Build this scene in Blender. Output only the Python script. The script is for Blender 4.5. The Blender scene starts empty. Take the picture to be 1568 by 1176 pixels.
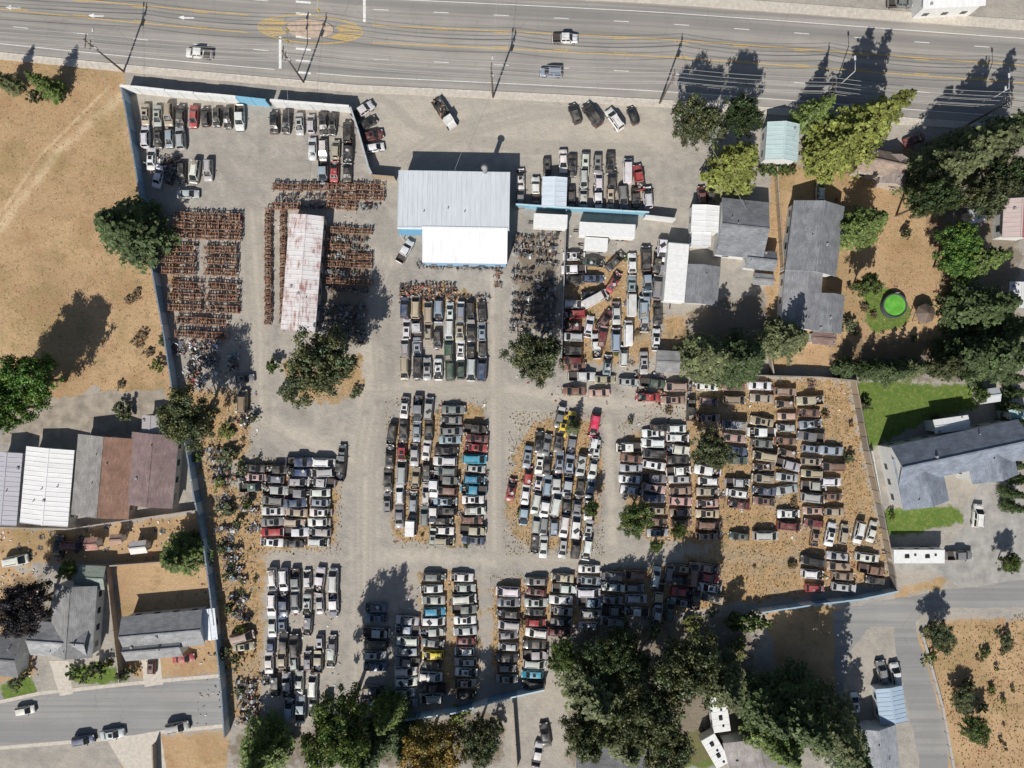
import bpy, math, random
import numpy as np
from mathutils import Vector, Matrix
R=random.Random(7); NR=np.random.default_rng(7)
S=7.6; H=137.0
def P(px,py,h=0.0):
    k=(1-h/H)/S
    return ((px-784)*k,(588-py)*k)
scene=bpy.context.scene
COL=scene.collection
# ---------------- node helpers
def newmat(name):
    m=bpy.data.materials.new(name); m.use_nodes=True
    nt=m.node_tree; nt.nodes.clear()
    o=nt.nodes.new('ShaderNodeOutputMaterial'); b=nt.nodes.new('ShaderNodeBsdfPrincipled')
    nt.links.new(b.outputs[0],o.inputs[0]); return m,nt,b,o
class G:
    def __init__(s,nt): s.nt=nt
    def setin(s,sock,v):
        if v is None: return
        if hasattr(v,'is_output'): s.nt.links.new(v,sock)
        else:
            if isinstance(v,(tuple,list)) and len(v)==3 and sock.type=='RGBA': v=(*v,1)
            sock.default_value=v
    def noise(s,scale,detail=3,vec=None,rough=.55,dist=0):
        n=s.nt.nodes.new('ShaderNodeTexNoise'); n.inputs['Scale'].default_value=scale
        n.inputs['Detail'].default_value=detail; n.inputs['Roughness'].default_value=rough; n.inputs['Distortion'].default_value=dist
        s.setin(n.inputs['Vector'],vec); return n.outputs['Fac']
    def pos(s): return s.nt.nodes.new('ShaderNodeNewGeometry').outputs['Position']
    def obj(s): return s.nt.nodes.new('ShaderNodeTexCoord').outputs['Object']
    def scale(s,vec,sc):
        n=s.nt.nodes.new('ShaderNodeVectorMath'); n.operation='MULTIPLY'; s.setin(n.inputs[0],vec); n.inputs[1].default_value=sc; return n.outputs[0]
    def vadd(s,a,b):
        n=s.nt.nodes.new('ShaderNodeVectorMath'); n.operation='ADD'; s.setin(n.inputs[0],a); s.setin(n.inputs[1],b); return n.outputs[0]
    def mix(s,f,a,b,mode='MIX'):
        n=s.nt.nodes.new('ShaderNodeMix'); n.data_type='RGBA'; n.blend_type=mode
        s.setin(n.inputs[0],f); s.setin(n.inputs[6],a); s.setin(n.inputs[7],b); return n.outputs[2]
    def m(s,op,a,b=None,clamp=False):
        n=s.nt.nodes.new('ShaderNodeMath'); n.operation=op; n.use_clamp=clamp; s.setin(n.inputs[0],a)
        if b is not None: s.setin(n.inputs[1],b)
        return n.outputs[0]
    def rng(s,v,a,b,c=0,d=1,smooth=False):
        n=s.nt.nodes.new('ShaderNodeMapRange'); s.setin(n.inputs[0],v)
        n.inputs[1].default_value=a;n.inputs[2].default_value=b;n.inputs[3].default_value=c;n.inputs[4].default_value=d
        if smooth: n.interpolation_type='SMOOTHSTEP'
        return n.outputs[0]
    def attr(s,name):
        n=s.nt.nodes.new('ShaderNodeAttribute'); n.attribute_name=name; return n
    def sep(s,c):
        n=s.nt.nodes.new('ShaderNodeSeparateColor'); s.setin(n.inputs[0],c); return n.outputs
    def bump(s,h,strength,dist=.05):
        n=s.nt.nodes.new('ShaderNodeBump'); n.inputs['Strength'].default_value=strength; n.inputs['Distance'].default_value=dist
        s.setin(n.inputs['Height'],h); return n.outputs[0]
    def info(s): return s.nt.nodes.new('ShaderNodeObjectInfo').outputs

# ---------------- materials
def simple(name,col,rough=.8,var=.25,nscale=1.5,spec=.3,metal=0,world=True):
    m,nt,b,o=newmat(name); g=G(nt)
    n=g.noise(nscale,4,g.pos() if world else g.obj()); n2=g.noise(nscale*9,2,g.pos() if world else g.obj())
    f=g.m('ADD',g.rng(n,.3,.7,1-var,1+var*.6),g.rng(n2,.3,.7,-var*.3,var*.3))
    c=g.mix(1,col,g.mix(1,(1,1,1),f,'MULTIPLY'),'MULTIPLY')
    g.setin(b.inputs['Base Color'],c); b.inputs['Roughness'].default_value=rough
    b.inputs['Specular IOR Level'].default_value=spec; b.inputs['Metallic'].default_value=metal
    return m
def mk_paint():
    m,nt,b,o=newmat('car_paint'); g=G(nt); i=g.info()
    n=g.noise(.9,4,g.vadd(g.obj(),g.scale(g.pos(),(.31,.37,.1))))
    dust=g.rng(n,.40,.75,0.05,.55)
    c=g.mix(dust,i['Color'],(.30,.26,.21))
    g.setin(b.inputs['Base Color'],c); g.setin(b.inputs['Roughness'],g.rng(n,.35,.7,.28,.6))
    b.inputs['Coat Weight'].default_value=.3; b.inputs['Coat Roughness'].default_value=.12
    return m
def mk_vcol(name='mixed_parts',rough=.7,metal=0):
    m,nt,b,o=newmat(name); g=G(nt)
    a=g.attr('Col').outputs['Color']; n=g.noise(2.2,4,g.pos())
    c=g.mix(g.rng(n,.5,.8,0,.3),a,(.15,.10,.07))
    g.setin(b.inputs['Base Color'],c); b.inputs['Roughness'].default_value=rough; b.inputs['Metallic'].default_value=metal
    return m
def mk_glass():
    m,nt,b,o=newmat('car_glass'); g=G(nt); i=g.info()
    n=g.noise(1.3,3,g.pos())
    g.setin(b.inputs['Base Color'],g.mix(g.rng(n,.4,.75,0,.35),(.012,.016,.02),(.16,.14,.11)))
    g.setin(b.inputs['Roughness'],g.rng(n,.4,.8,.06,.4)); b.inputs['Specular IOR Level'].default_value=.6
    return m
PAINT=mk_paint(); GLASS=mk_glass(); VCOL=mk_vcol()
DARK=simple('rubber_black',(.018,.018,.02),.8)
def mk_leaf():
    m=bpy.data.materials.new('foliage'); m.use_nodes=True; nt=m.node_tree; nt.nodes.clear(); g=G(nt)
    o=nt.nodes.new('ShaderNodeOutputMaterial'); d=nt.nodes.new('ShaderNodeBsdfPrincipled'); t=nt.nodes.new('ShaderNodeBsdfTranslucent'); mx=nt.nodes.new('ShaderNodeMixShader')
    c=g.mix(1,g.attr('Col').outputs['Color'],g.info()['Color'],'MULTIPLY')
    g.setin(d.inputs['Base Color'],c); d.inputs['Roughness'].default_value=.55; d.inputs['Specular IOR Level'].default_value=.3
    g.setin(t.inputs['Color'],g.mix(1,c,(1.2,1.3,.5),'MULTIPLY')); mx.inputs[0].default_value=.25
    nt.links.new(d.outputs[0],mx.inputs[1]); nt.links.new(t.outputs[0],mx.inputs[2]); nt.links.new(mx.outputs[0],o.inputs[0]); return m
LEAF=mk_leaf(); BARK=simple('bark',(.11,.08,.055),.9)
def mk_shingle(name,col):
    m,nt,b,o=newmat(name); g=G(nt)
    n=g.noise(.5,5,g.pos()); n2=g.noise(6,2,g.pos())
    w=nt.nodes.new('ShaderNodeTexBrick'); w.inputs['Scale'].default_value=1; w.inputs['Brick Width'].default_value=.9; w.inputs['Row Height'].default_value=.32
    w.inputs['Mortar Size'].default_value=.02; w.inputs['Color1'].default_value=(.85,.85,.85,1); w.inputs['Color2'].default_value=(1.1,1.1,1.1,1); w.inputs['Mortar'].default_value=(.7,.7,.7,1)
    g.setin(w.inputs['Vector'],g.obj())
    c=g.mix(1,col,g.rng(n,.3,.7,.78,1.2),'MULTIPLY'); c=g.mix(1,c,g.rng(n2,.3,.7,.85,1.15),'MULTIPLY'); c=g.mix(1,c,w.outputs['Color'],'MULTIPLY')
    g.setin(b.inputs['Base Color'],c); b.inputs['Roughness'].default_value=.9; b.inputs['Specular IOR Level'].default_value=.15
    return m
def mk_metalroof(name,col,rust=0.0,axis=1):
    m,nt,b,o=newmat(name); g=G(nt)
    st=(.25,2.2,1) if axis==0 else (2.2,.25,1)
    n=g.noise(1.0,5,g.scale(g.obj(),st),.65); n2=g.noise(.35,4,g.obj())
    c=g.mix(1,col,g.rng(n,.3,.7,.86,1.06),'MULTIPLY')
    if rust>0:
        n=g.noise(1.0,5,g.scale(g.obj(),(.5,2.2,1)),.65)
        f=g.m('MULTIPLY',g.rng(n,.46,.62,0,1),g.rng(n2,.38,.55,0,1))
        c=g.mix(g.m('MULTIPLY',f,rust),c,(.30,.15,.12))
        c=g.mix(g.rng(n2,.45,.68,0,.4*rust),c,(.45,.30,.28))
    g.setin(b.inputs['Base Color'],c); b.inputs['Roughness'].default_value=.5
    return m

# ---------------- mesh builder
class MB:
    def __init__(s): s.v=[];s.f=[];s.m=[];s.c=[];s.sm=[]
    def face(s,idx,mat=0,col=(1,1,1),sm=False): s.f.append(idx);s.m.append(mat);s.c.append(col);s.sm.append(sm)
    def quad(s,pts,mat=0,col=(1,1,1),sm=False):
        n=len(s.v); s.v+= [tuple(p) for p in pts]; s.face(list(range(n,n+len(pts))),mat,col,sm)
    def box(s,c,d,mat=0,col=(1,1,1),M=None,top=1.0):
        x,y,z=c;a,b,h=d[0]/2,d[1]/2,d[2]/2; n=len(s.v)
        pts=[(-a,-b,-h),(a,-b,-h),(a,b,-h),(-a,b,-h),(-a*top,-b*top,h),(a*top,-b*top,h),(a*top,b*top,h),(-a*top,b*top,h)]
        for p in pts:
            q=Vector(p)
            if M is not None: q=M@q
            s.v.append((q.x+x,q.y+y,q.z+z))
        for f in [(3,2,1,0),(4,5,6,7),(0,1,5,4),(1,2,6,5),(2,3,7,6),(3,0,4,7)]: s.face([n+i for i in f],mat,col)
    def cyl(s,a,b,r0,r1=None,n=8,mat=0,col=(1,1,1),cap=True,sm=True):
        a=Vector(a);b=Vector(b); r1=r0 if r1 is None else r1
        d=(b-a).normalized(); u=d.orthogonal().normalized(); w=d.cross(u); k=len(s.v)
        for c,r in ((a,r0),(b,r1)):
            for i in range(n):
                t=2*math.pi*i/n; q=c+u*math.cos(t)*r+w*math.sin(t)*r; s.v.append(tuple(q))
        for i in range(n): j=(i+1)%n; s.face([k+i,k+j,k+n+j,k+n+i],mat,col,sm)
        if cap: s.face([k+i for i in reversed(range(n))],mat,col); s.face([k+n+i for i in range(n)],mat,col)
    def ring(s,c,M,ro,ri,h,mat,col,n=10):
        k=len(s.v)
        for r,z in ((ro,-h/2),(ro,h/2),(ri,h/2),(ri,-h/2)):
            for i in range(n):
                t=2*math.pi*i/n; q=M@Vector((math.cos(t)*r,math.sin(t)*r,z)); s.v.append((q.x+c[0],q.y+c[1],q.z+c[2]))
        for a in range(4):
            b=(a+1)%4
            for i in range(n): j=(i+1)%n; s.face([k+a*n+i,k+a*n+j,k+b*n+j,k+b*n+i],mat,col)
    def mesh(s,name,mats):
        me=bpy.data.meshes.new(name); me.from_pydata(s.v,[],s.f)
        for m in mats: me.materials.append(m)
        me.polygons.foreach_set('material_index',s.m); me.polygons.foreach_set('use_smooth',s.sm)
        ca=me.color_attributes.new('Col','FLOAT_COLOR','CORNER'); arr=[]
        for f,c in zip(s.f,s.c): arr+= [c[0],c[1],c[2],1]*len(f)
        ca.data.foreach_set('color',arr); me.update(); return me
def put(name,me,loc=(0,0,0),rz=0,sc=(1,1,1),col=None,parent=None):
    o=bpy.data.objects.new(name,me); o.location=loc; o.rotation_euler=(0,0,rz); o.scale=sc if isinstance(sc,tuple) else (sc,sc,sc)
    if col: o.color=(*col,1)
    COL.objects.link(o)
    if parent: o.parent=parent
    return o
def empty(name,loc=(0,0,0),rz=0):
    o=bpy.data.objects.new(name,None); o.location=loc; o.rotation_euler=(0,0,rz); o.empty_display_size=.5; COL.objects.link(o); return o

# ---------------- ground
def inpoly(X,Y,poly):
    r=np.zeros(X.shape,bool); n=len(poly); j=n-1
    for i in range(n):
        xi,yi=poly[i];xj,yj=poly[j]
        if yi!=yj:
            c=((yi>Y)!=(yj>Y))&(X<(xj-xi)*(Y-yi)/(yj-yi)+xi); r^=c
        j=i
    return r
def distline(X,Y,pts):
    d=np.full(X.shape,1e9)
    for (x0,y0),(x1,y1) in zip(pts[:-1],pts[1:]):
        vx,vy=x1-x0,y1-y0; t=np.clip(((X-x0)*vx+(Y-y0)*vy)/(vx*vx+vy*vy+1e-9),0,1)
        d=np.minimum(d,np.hypot(X-x0-t*vx,Y-y0-t*vy))
    return d
def blur(a,k):
    for _ in range(2):
        for ax in (0,1):
            s=np.zeros_like(a)
            for i in range(-k,k+1): s+=np.roll(a,i,ax)
            a=s/(2*k+1)
    return a
xs=np.concatenate([[-4000,-1500,-600,-250,-150],np.arange(-115,115.1,.42),[150,250,600,1500,4000]])
ys=np.concatenate([[-4000,-1500,-600,-250,-120],np.arange(-88,88.1,.42),[120,250,600,1500,4000]])
XX,YY=np.meshgrid(xs,ys,indexing='xy'); PX=XX*S+784; PY=588-YY*S
def zone(polys,k=2):
    a=np.zeros(XX.shape)
    for p in polys: a=np.maximum(a,inpoly(PX,PY,p).astype(float))
    return blur(a,k)
field=zone([[(-9999,100),(0,84),(190,108),(215,250),(240,400),(268,560),(282,640),(200,640),(140,585),(120,610),(-9999,610)],
 [(1180,262),(1215,250),(1240,262),(1400,225),(1445,330),(1470,470),(1450,540),(1250,565),(1175,560),(1170,400)],
 [(1405,965),(1440,950),(9999,930),(9999,9999),(1475,9999),(1440,1176)],
 [(175,862),(322,855),(342,1032),(195,1040)],[(0,808),(115,812),(315,785),(325,845),(150,860),(0,865)],[(-9999,800),(0,800),(0,1050),(-9999,1050)],
 [(185,1135),(350,1118),(360,9999),(185,9999)],[(1170,930),(1285,930),(1280,1080),(1200,1080)],[(0,870),(60,880),(50,1040),(0,1040)],
 [(1365,905),(1450,880),(1450,900),(1370,915)]])
orange=zone([[(270,560),(300,590),(385,590),(385,700),(320,720),(390,760),(410,860),(400,1100),(355,1110),(335,950),(320,830)],
 [(392,705),(522,705),(518,832),(500,845),(398,845)],[(592,640),(735,610),(742,640),(743,800),(730,838),(602,832),(590,720)],
 [(785,690),(818,640),(912,640),(926,700),(922,780),(908,842),(805,842),(770,800)],
 [(948,665),(1050,645),(1060,575),(1300,580),(1320,680),(1345,800),(1290,830),(1000,835),(955,800)],
 [(1040,850),(1240,815),(1350,800),(1362,895),(1160,925),(1100,925)],[(750,890),(900,875),(1100,862),(1110,935),(850,960),(790,1050),(750,1050)],
 [(640,870),(735,875),(735,1070),(690,1070),(640,1000)],[(865,395),(1010,385),(1000,560),(860,560)],
 [(425,545),(450,620),(520,620),(560,600),(560,540)],[(1015,480),(1060,470),(1050,560),(1010,540)],[(240,330),(262,330),(285,480),(265,480)],
 [(613,440),(680,430),(740,460),(748,480),(610,480)],[(1270,580),(1300,580),(1365,890),(1330,890)]],3)*.86
lawn=zone([[(1308,583),(1495,590),(1498,628),(1430,640),(1350,680),(1325,690)],[(1345,782),(1470,775),(1478,800),(1370,822),(1350,815)],[(0,1048),(45,1030),(60,1070),(0,1078)],
 [(1320,450),(1355,440),(1392,460),(1392,500),(1330,510)],[(110,1020),(150,1015),(200,1025),(200,1045),(110,1048)],[(1040,1120),(1110,1120),(1110,1176),(1040,1176)]])
lightp=zone([[(575,140),(1035,150),(1030,232),(800,240),(615,236),(570,200)],[(1230,150),(1568,190),(1568,200),(1240,180)]],4)*.8
for pts,w in [([(565,540),(560,700),(560,830),(560,1100)],22),([(570,600),(760,600),(1050,630)],15),([(755,430),(757,700),(757,860)],13),([(395,430),(400,640),(560,720)],18),([(400,640),(400,500),(385,330),(600,400)],13),([(540,850),(930,860),(1230,830)],12),([(932,640),(938,830)],8),([(195,140),(90,230),(0,350),(-200,560)],8),([(170,130),(60,240),(-60,420)],2.5)]:
    lightp=np.maximum(lightp,np.clip(1.3-distline(PX,PY,pts)/w,0,1)*.85)
ruts=np.zeros(XX.shape)
for pts in [[(565,1080),(558,860),(560,700),(575,610),(760,598)],[(757,860),(756,700),(754,440)],[(400,640),(398,500),(385,320),(330,230)],[(760,855),(930,860),(1225,832)],[(600,400),(585,330),(560,290)],[(400,650),(470,690),(550,720)],[(760,605),(930,640),(1040,628)],[(590,150),(640,200),(790,225),(1000,230)],[(570,700),(590,600),(580,450),(600,400)],[(620,250),(700,200),(820,170),(1000,185)],[(340,230),(400,260),(480,250)]]:
    for off in (-6,6,-14,13): ruts=np.maximum(ruts,np.clip(1.7-distline(PX,PY,[(x+off,y+off*.6) for x,y in pts])/2.6,0,1))
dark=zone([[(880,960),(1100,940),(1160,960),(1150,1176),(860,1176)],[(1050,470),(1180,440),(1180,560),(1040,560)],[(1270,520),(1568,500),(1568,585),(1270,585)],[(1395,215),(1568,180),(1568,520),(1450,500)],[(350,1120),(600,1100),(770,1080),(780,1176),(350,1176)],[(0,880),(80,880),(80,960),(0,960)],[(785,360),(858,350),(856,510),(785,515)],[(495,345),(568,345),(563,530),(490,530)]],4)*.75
NRr=np.random.default_rng(3)
oil=np.zeros(XX.shape)
for _ in range(380):
    x,y=NRr.uniform(380,1330),NRr.uniform(180,1080); r=NRr.uniform(2,8)
    oil=np.maximum(oil,np.clip(1-np.hypot(PX-x,PY-y)/r,0,1)*NRr.uniform(.3,.9))
nx,ny=len(xs),len(ys)
me=bpy.data.meshes.new('ground'); co=np.stack([XX.ravel(),YY.ravel(),np.zeros(nx*ny)],1)
me.vertices.add(nx*ny); me.vertices.foreach_set('co',co.ravel())
I=np.arange(nx*ny).reshape(ny,nx); q=np.stack([I[:-1,:-1],I[:-1,1:],I[1:,1:],I[1:,:-1]],-1).reshape(-1,4)
me.loops.add(q.size); me.loops.foreach_set('vertex_index',q.ravel().astype(np.int32)); me.polygons.add(len(q)); me.polygons.foreach_set('loop_start',np.arange(0,q.size,4,dtype=np.int32)); me.update(); me.validate()
def addcol(me,name,chs):
    a=me.color_attributes.new(name,'FLOAT_COLOR','POINT'); d=np.stack([c.ravel() for c in chs],1).astype(np.float32); a.data.foreach_set('color',d.ravel())
one=np.ones(XX.shape)
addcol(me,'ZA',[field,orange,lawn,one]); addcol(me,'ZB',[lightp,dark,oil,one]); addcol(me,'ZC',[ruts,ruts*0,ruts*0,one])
def mk_ground():
    m,nt,b,o=newmat('ground_soil'); g=G(nt); p=g.pos()
    nb=g.noise(.06,5,p,.6); nm=g.noise(.45,5,p,.65); nf=g.noise(4,4,p,.7); nt3=g.noise(1.3,4,p,.7); nw=g.noise(.16,6,g.vadd(p,(33,11,2)),.62,.6)
    A=g.sep(g.attr('ZA').outputs['Color']); B=g.sep(g.attr('ZB').outputs['Color']); C=g.sep(g.attr('ZC').outputs['Color'])
    edge=g.m('ADD',g.m('MULTIPLY',g.m('SUBTRACT',nm,.5),1.6),g.m('MULTIPLY',g.m('SUBTRACT',nf,.5),.6))
    def fac(w,lo=.38,hi=.62): return g.rng(g.m('ADD',w,g.m('MULTIPLY',edge,g.m('MULTIPLY',g.rng(w,0,.15),1))),lo,hi,0,1,True)
    c=g.mix(g.rng(nb,.35,.65),(.265,.25,.232),(.385,.345,.29)); c=g.mix(g.rng(nm,.35,.7),c,(.43,.39,.335)); 
    c=g.mix(g.m('MULTIPLY',g.rng(nw,.5,.64),.5),c,(.25,.235,.215))
    c=g.mix(g.m('MULTIPLY',g.rng(nt3,.55,.72),.3),c,(.20,.18,.155))
    c=g.mix(g.m('MULTIPLY',B[0],g.rng(nm,.3,.7,.45,1)),c,(.50,.45,.375))
    c=g.mix(g.m('MULTIPLY',C[0],g.rng(nm,.35,.65,.1,.55)),c,(.27,.245,.21))
    og=g.mix(g.rng(nf,.35,.65),(.30,.195,.10),(.54,.37,.205)); og=g.mix(g.m('MULTIPLY',g.rng(nt3,.48,.66),.6),og,(.17,.115,.06)); og=g.mix(g.m('MULTIPLY',g.rng(nm,.52,.66),.6),og,(.15,.135,.06))
    og=g.mix(g.m('MULTIPLY',g.rng(nw,.5,.62),.45),og,(.34,.29,.22))
    c=g.mix(fac(A[1],.42,.66),c,og)
    fg=g.mix(g.rng(nb,.35,.65),(.40,.265,.15),(.505,.35,.20)); fg=g.mix(g.m('MULTIPLY',g.rng(nt3,.45,.7),.45),fg,(.30,.205,.11)); fg=g.mix(g.m('MULTIPLY',g.rng(nf,.5,.75),.4),fg,(.60,.46,.30))
    fg=g.mix(g.m('MULTIPLY',B[0],g.rng(nf,.3,.7,.6,1)),fg,(.62,.48,.31))
    gx=g.noise(.1,5,g.vadd(p,(50,20,3)),.6); fg=g.mix(g.m('MULTIPLY',g.rng(gx,.5,.62),.5),fg,(.25,.195,.085))
    gy=g.noise(.22,5,g.vadd(p,(9,70,3)),.6); fg=g.mix(g.m('MULTIPLY',g.rng(gy,.5,.66),.45),fg,(.38,.215,.125))
    gz=g.noise(.5,5,g.vadd(p,(19,7,3)),.7); fg=g.mix(g.m('MULTIPLY',g.rng(gz,.54,.66),.45),fg,(.22,.155,.08))
    c=g.mix(fac(A[0]),c,fg)
    lg=g.mix(g.rng(nm,.3,.7),(.08,.145,.028),(.14,.20,.045)); lg=g.mix(g.m('MULTIPLY',g.rng(nt3,.5,.7),.6),lg,(.33,.28,.12))
    c=g.mix(fac(A[2]),c,lg)
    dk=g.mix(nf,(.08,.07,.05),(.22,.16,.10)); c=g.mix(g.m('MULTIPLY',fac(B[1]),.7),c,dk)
    c=g.mix(g.m('MULTIPLY',B[2],.5),c,(.12,.11,.09))
    c=g.mix(1,c,g.rng(nf,.25,.75,.82,1.16),'MULTIPLY')
    g.setin(b.inputs['Base Color'],c); b.inputs['Roughness'].default_value=.95; b.inputs['Specular IOR Level'].default_value=.1
    g.setin(b.inputs['Normal'],g.bump(g.m('ADD',nt3,g.m('MULTIPLY',nf,.4)),.55,.22)); return m
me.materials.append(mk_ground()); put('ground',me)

# ---------------- highway
LX=[-3500,0,200,540,800,1000,1200,1400,1568,5000]; LYv=[-260,80,100,130,142,152,166,181,193,440]
def Ly(x): return float(np.interp(x,LX,LYv))
def mk_asphalt(name,base,dark,streak=True):
    m,nt,b,o=newmat(name); g=G(nt); p=g.pos()
    uv=g.attr('UVa').outputs['Color']
    n1=g.noise(1,4,g.scale(uv,(.02,1.1,0)),.6); n2=g.noise(.12,4,p); n3=g.noise(6,2,p); n4=g.noise(1,3,g.scale(uv,(.006,.35,0)))
    c=g.mix(g.rng(n2,.35,.65),base,tuple(x*.86 for x in base))
    if streak:
        c=g.mix(g.rng(n1,.45,.7,0,.75),c,dark); c=g.mix(g.rng(n4,.47,.58,0,.6),c,dark)
    c=g.mix(1,c,g.rng(n3,.3,.7,.92,1.08),'MULTIPLY')
    v=nt.nodes.new('ShaderNodeTexVoronoi'); v.feature='DISTANCE_TO_EDGE'; v.inputs['Scale'].default_value=.16; g.setin(v.inputs['Vector'],g.vadd(p,g.scale(g.noise(.8,3,p),(2,2,0))))
    c=g.mix(g.rng(v.outputs['Distance'],0,.012,.3,0),c,tuple(x*.4 for x in base))
    g.setin(b.inputs['Base Color'],c); b.inputs['Roughness'].default_value=.85; return m
ASPH=mk_asphalt('highway_asphalt',(.355,.33,.295),(.19,.18,.17)); STREET=mk_asphalt('street_asphalt',(.31,.30,.285),(.20,.2,.2))
CONC=simple('concrete',(.54,.49,.42),.85,.18); WHITE=simple('road_paint_white',(.78,.77,.74),.7,.2,2); YELLOW=simple('road_paint_yellow',(.66,.43,.09),.7,.25,2)
def ribbon(name,fn,x0,x1,o0,o1,z,mat,n=60,thick=0):
    X=[x0+(x1-x0)*i/n for i in range(n+1)]; mb=MB()
    for x in X:
        for o in (o0,o1):
            a,b=P(x,fn(x)-o); mb.v.append((a,b,z))
    for i in range(n): mb.face([2*i,2*i+2,2*i+3,2*i+1])
    if thick:
        k=len(mb.v)
        for x in X:
            for o in (o0,o1):
                a,b=P(x,fn(x)-o); mb.v.append((a,b,z-thick))
        for i in range(n):
            mb.face([2*i,k+2*i,k+2*i+2,2*i+2]); mb.face([2*i+1,2*i+3,k+2*i+3,k+2*i+1])
    me=mb.mesh(name,[mat]); a=me.color_attributes.new('UVa','FLOAT_COLOR','POINT')
    arr=[]
    for i,v in enumerate(me.vertices):
        k=i%2; arr+=[X[(i//2)%(n+1)]/S,(o1 if k else o0)/S,0,1]
    a.data.foreach_set('color',arr)
    return put(name,me)
ribbon('highway_road',Ly,-3500,5000,0,145,.012,ASPH,170)
ribbon('sidewalk',Ly,-3000,4500,-11,-1.2,.13,CONC,300,.13)
ribbon('kerb',Ly,-3000,4500,-1.2,0,.145,simple('kerb_concrete',(.6,.56,.5)),300,.145)
ribbon('sidewalk',Ly,-3000,4500,147,162,.13,CONC,300,.13)
mk=MB(); my=MB()
def seg(mb,x0,x1,o,w,z=.018):
    n=max(1,int((x1-x0)/60))
    for i in range(n):
        a=x0+(x1-x0)*i/n;b=x0+(x1-x0)*(i+1)/n
        mb.quad([(*P(a,Ly(a)-o+w/2),z),(*P(b,Ly(b)-o+w/2),z),(*P(b,Ly(b)-o-w/2),z),(*P(a,Ly(a)-o-w/2),z)])
for o in (13,134): seg(mk,-900,420,o,.9);seg(mk,485,2600,o,.9)
for o in (41,117):
    x=-900
    while x<2500:
        if not 400<x<560: seg(mk,x,x+23,o,.9)
        x+=92
for o in (66,93):
    seg(my,-900,380,o,1.05); seg(my,570,2600,o,1.05)
    x=-900
    while x<2500:
        if not 360<x<580: seg(my,x,x+22,o+(2.6 if o==66 else -2.6),.9)
        x+=92
for i in range(7):
    o=12+i*18; seg(mk,453,476,o,3)
def vbar(mb,x,o0,o1,w,z=.018): 
    mb.quad([(*P(x,Ly(x)-o0),z),(*P(x+w,Ly(x)-o0),z),(*P(x+w,Ly(x)-o1),z),(*P(x,Ly(x)-o1),z)])
vbar(mk,427,15,64,4); vbar(mk,556,97,145,4)
def arrow(x,o,d):
    y=Ly(x)-o
    mk.quad([(*P(x-12*d,y+.9),.018),(*P(x+4*d,y+.9),.018),(*P(x+4*d,y-.9),.018),(*P(x-12*d,y-.9),.018)][::d])
    mk.quad([(*P(x+3*d,y+3.2),.019),(*P(x+12*d,y-1),.019),(*P(x+3*d,y-4),.019)])
for x,o in ((147,70),(285,80),(20,70)): arrow(x,o,-1)
def yline(a,b,w=1.0):
    (x0,y0),(x1,y1)=P(*a),P(*b); d=Vector((x1-x0,y1-y0)).normalized(); n=Vector((-d.y,d.x))*w/S/2*1.2
    my.quad([(x0-n.x,y0-n.y,.018),(x1-n.x,y1-n.y,.018),(x1+n.x,y1+n.y,.018),(x0+n.x,y0+n.y,.018)])
def oval(cx,cy,a,b,t,tilt=.06):
    x=a*math.cos(t);y=b*math.sin(t); return (cx+x-y*tilt,cy+y+x*tilt)
for k in range(36):
    t0=2*math.pi*k/36;t1=2*math.pi*(k+1)/36
    yline(oval(475,45,80,21,t0),oval(475,45,80,21,t1))
for t in (2.4,2.55,2.7,2.85,3.0,3.3,3.45,3.6,3.75,.75,.6,.45,.3,-.3,-.45,-.6,-.15,.15): yline(oval(475,45,78,20,t),oval(475,45,44,13,t+.12))
put('road_markings_white',mk.mesh('road_markings_white',[WHITE])); put('road_markings_yellow',my.mesh('road_markings_yellow',[YELLOW]))
mb=MB(); pts=[P(*oval(475,44,36,14,2*math.pi*i/24)) for i in range(24)]
mb.quad([(x,y,.16) for x,y in pts][::-1])
for i in range(24):
    a=pts[i];b=pts[(i+1)%24]; mb.quad([(*a,0),(*b,0),(*b,.16),(*a,.16)])
put('traffic_island',mb.mesh('traffic_island',[simple('island_concrete',(.50,.39,.30),.9)]))

def sheet(name,poly,z,mat):
    mb=MB(); mb.quad([(*P(*p),z) for p in poly][::-1]); me=mb.mesh(name,[mat])
    a=me.color_attributes.new('UVa','FLOAT_COLOR','POINT'); arr=[]
    for v in me.vertices: arr+=[v.co.x,v.co.y,0,1]
    a.data.foreach_set('color',arr); return put(name,me)
def wob(pts,amp=2.0,step=14,seed=1):
    r=random.Random(seed); out=[]
    for i in range(len(pts)):
        a=pts[i];b=pts[(i+1)%len(pts)]; L=math.hypot(b[0]-a[0],b[1]-a[1]); n=max(1,int(L/step))
        if L>1200:n=1
        for k in range(n):
            t=k/n; out.append((a[0]+(b[0]-a[0])*t+r.uniform(-amp,amp)*(k>0),a[1]+(b[1]-a[1])*t+r.uniform(-amp,amp)*(k>0)))
    return out
sheet('residential_street',wob([(-900,1085),(0,1078),(60,1065),(200,1050),(335,1038),(345,1108),(245,1118),(205,1125),(0,1142),(-900,1152)],1),.012,STREET)
sheet('access_road',wob([(1275,935),(1420,908),(1568,888),(2400,850),(2400,910),(1568,930),(1440,930),(1402,952),(1415,1010),(1450,1120),(1468,1400),(1432,1400),(1405,1150),(1372,1000),(1370,960),(1330,960),(1300,1000),(1290,1060),(1280,1060)],2,14,3),.012,STREET)
sheet('driveway',wob([(1475,780),(1500,740),(1560,730),(1568,800),(1568,888),(1470,900),(1430,875),(1370,872),(1368,850),(1450,835),(1478,805)],1.5,14,5),.008,simple('driveway_gravel',(.35,.335,.31),.9,.28,.5))
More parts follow.
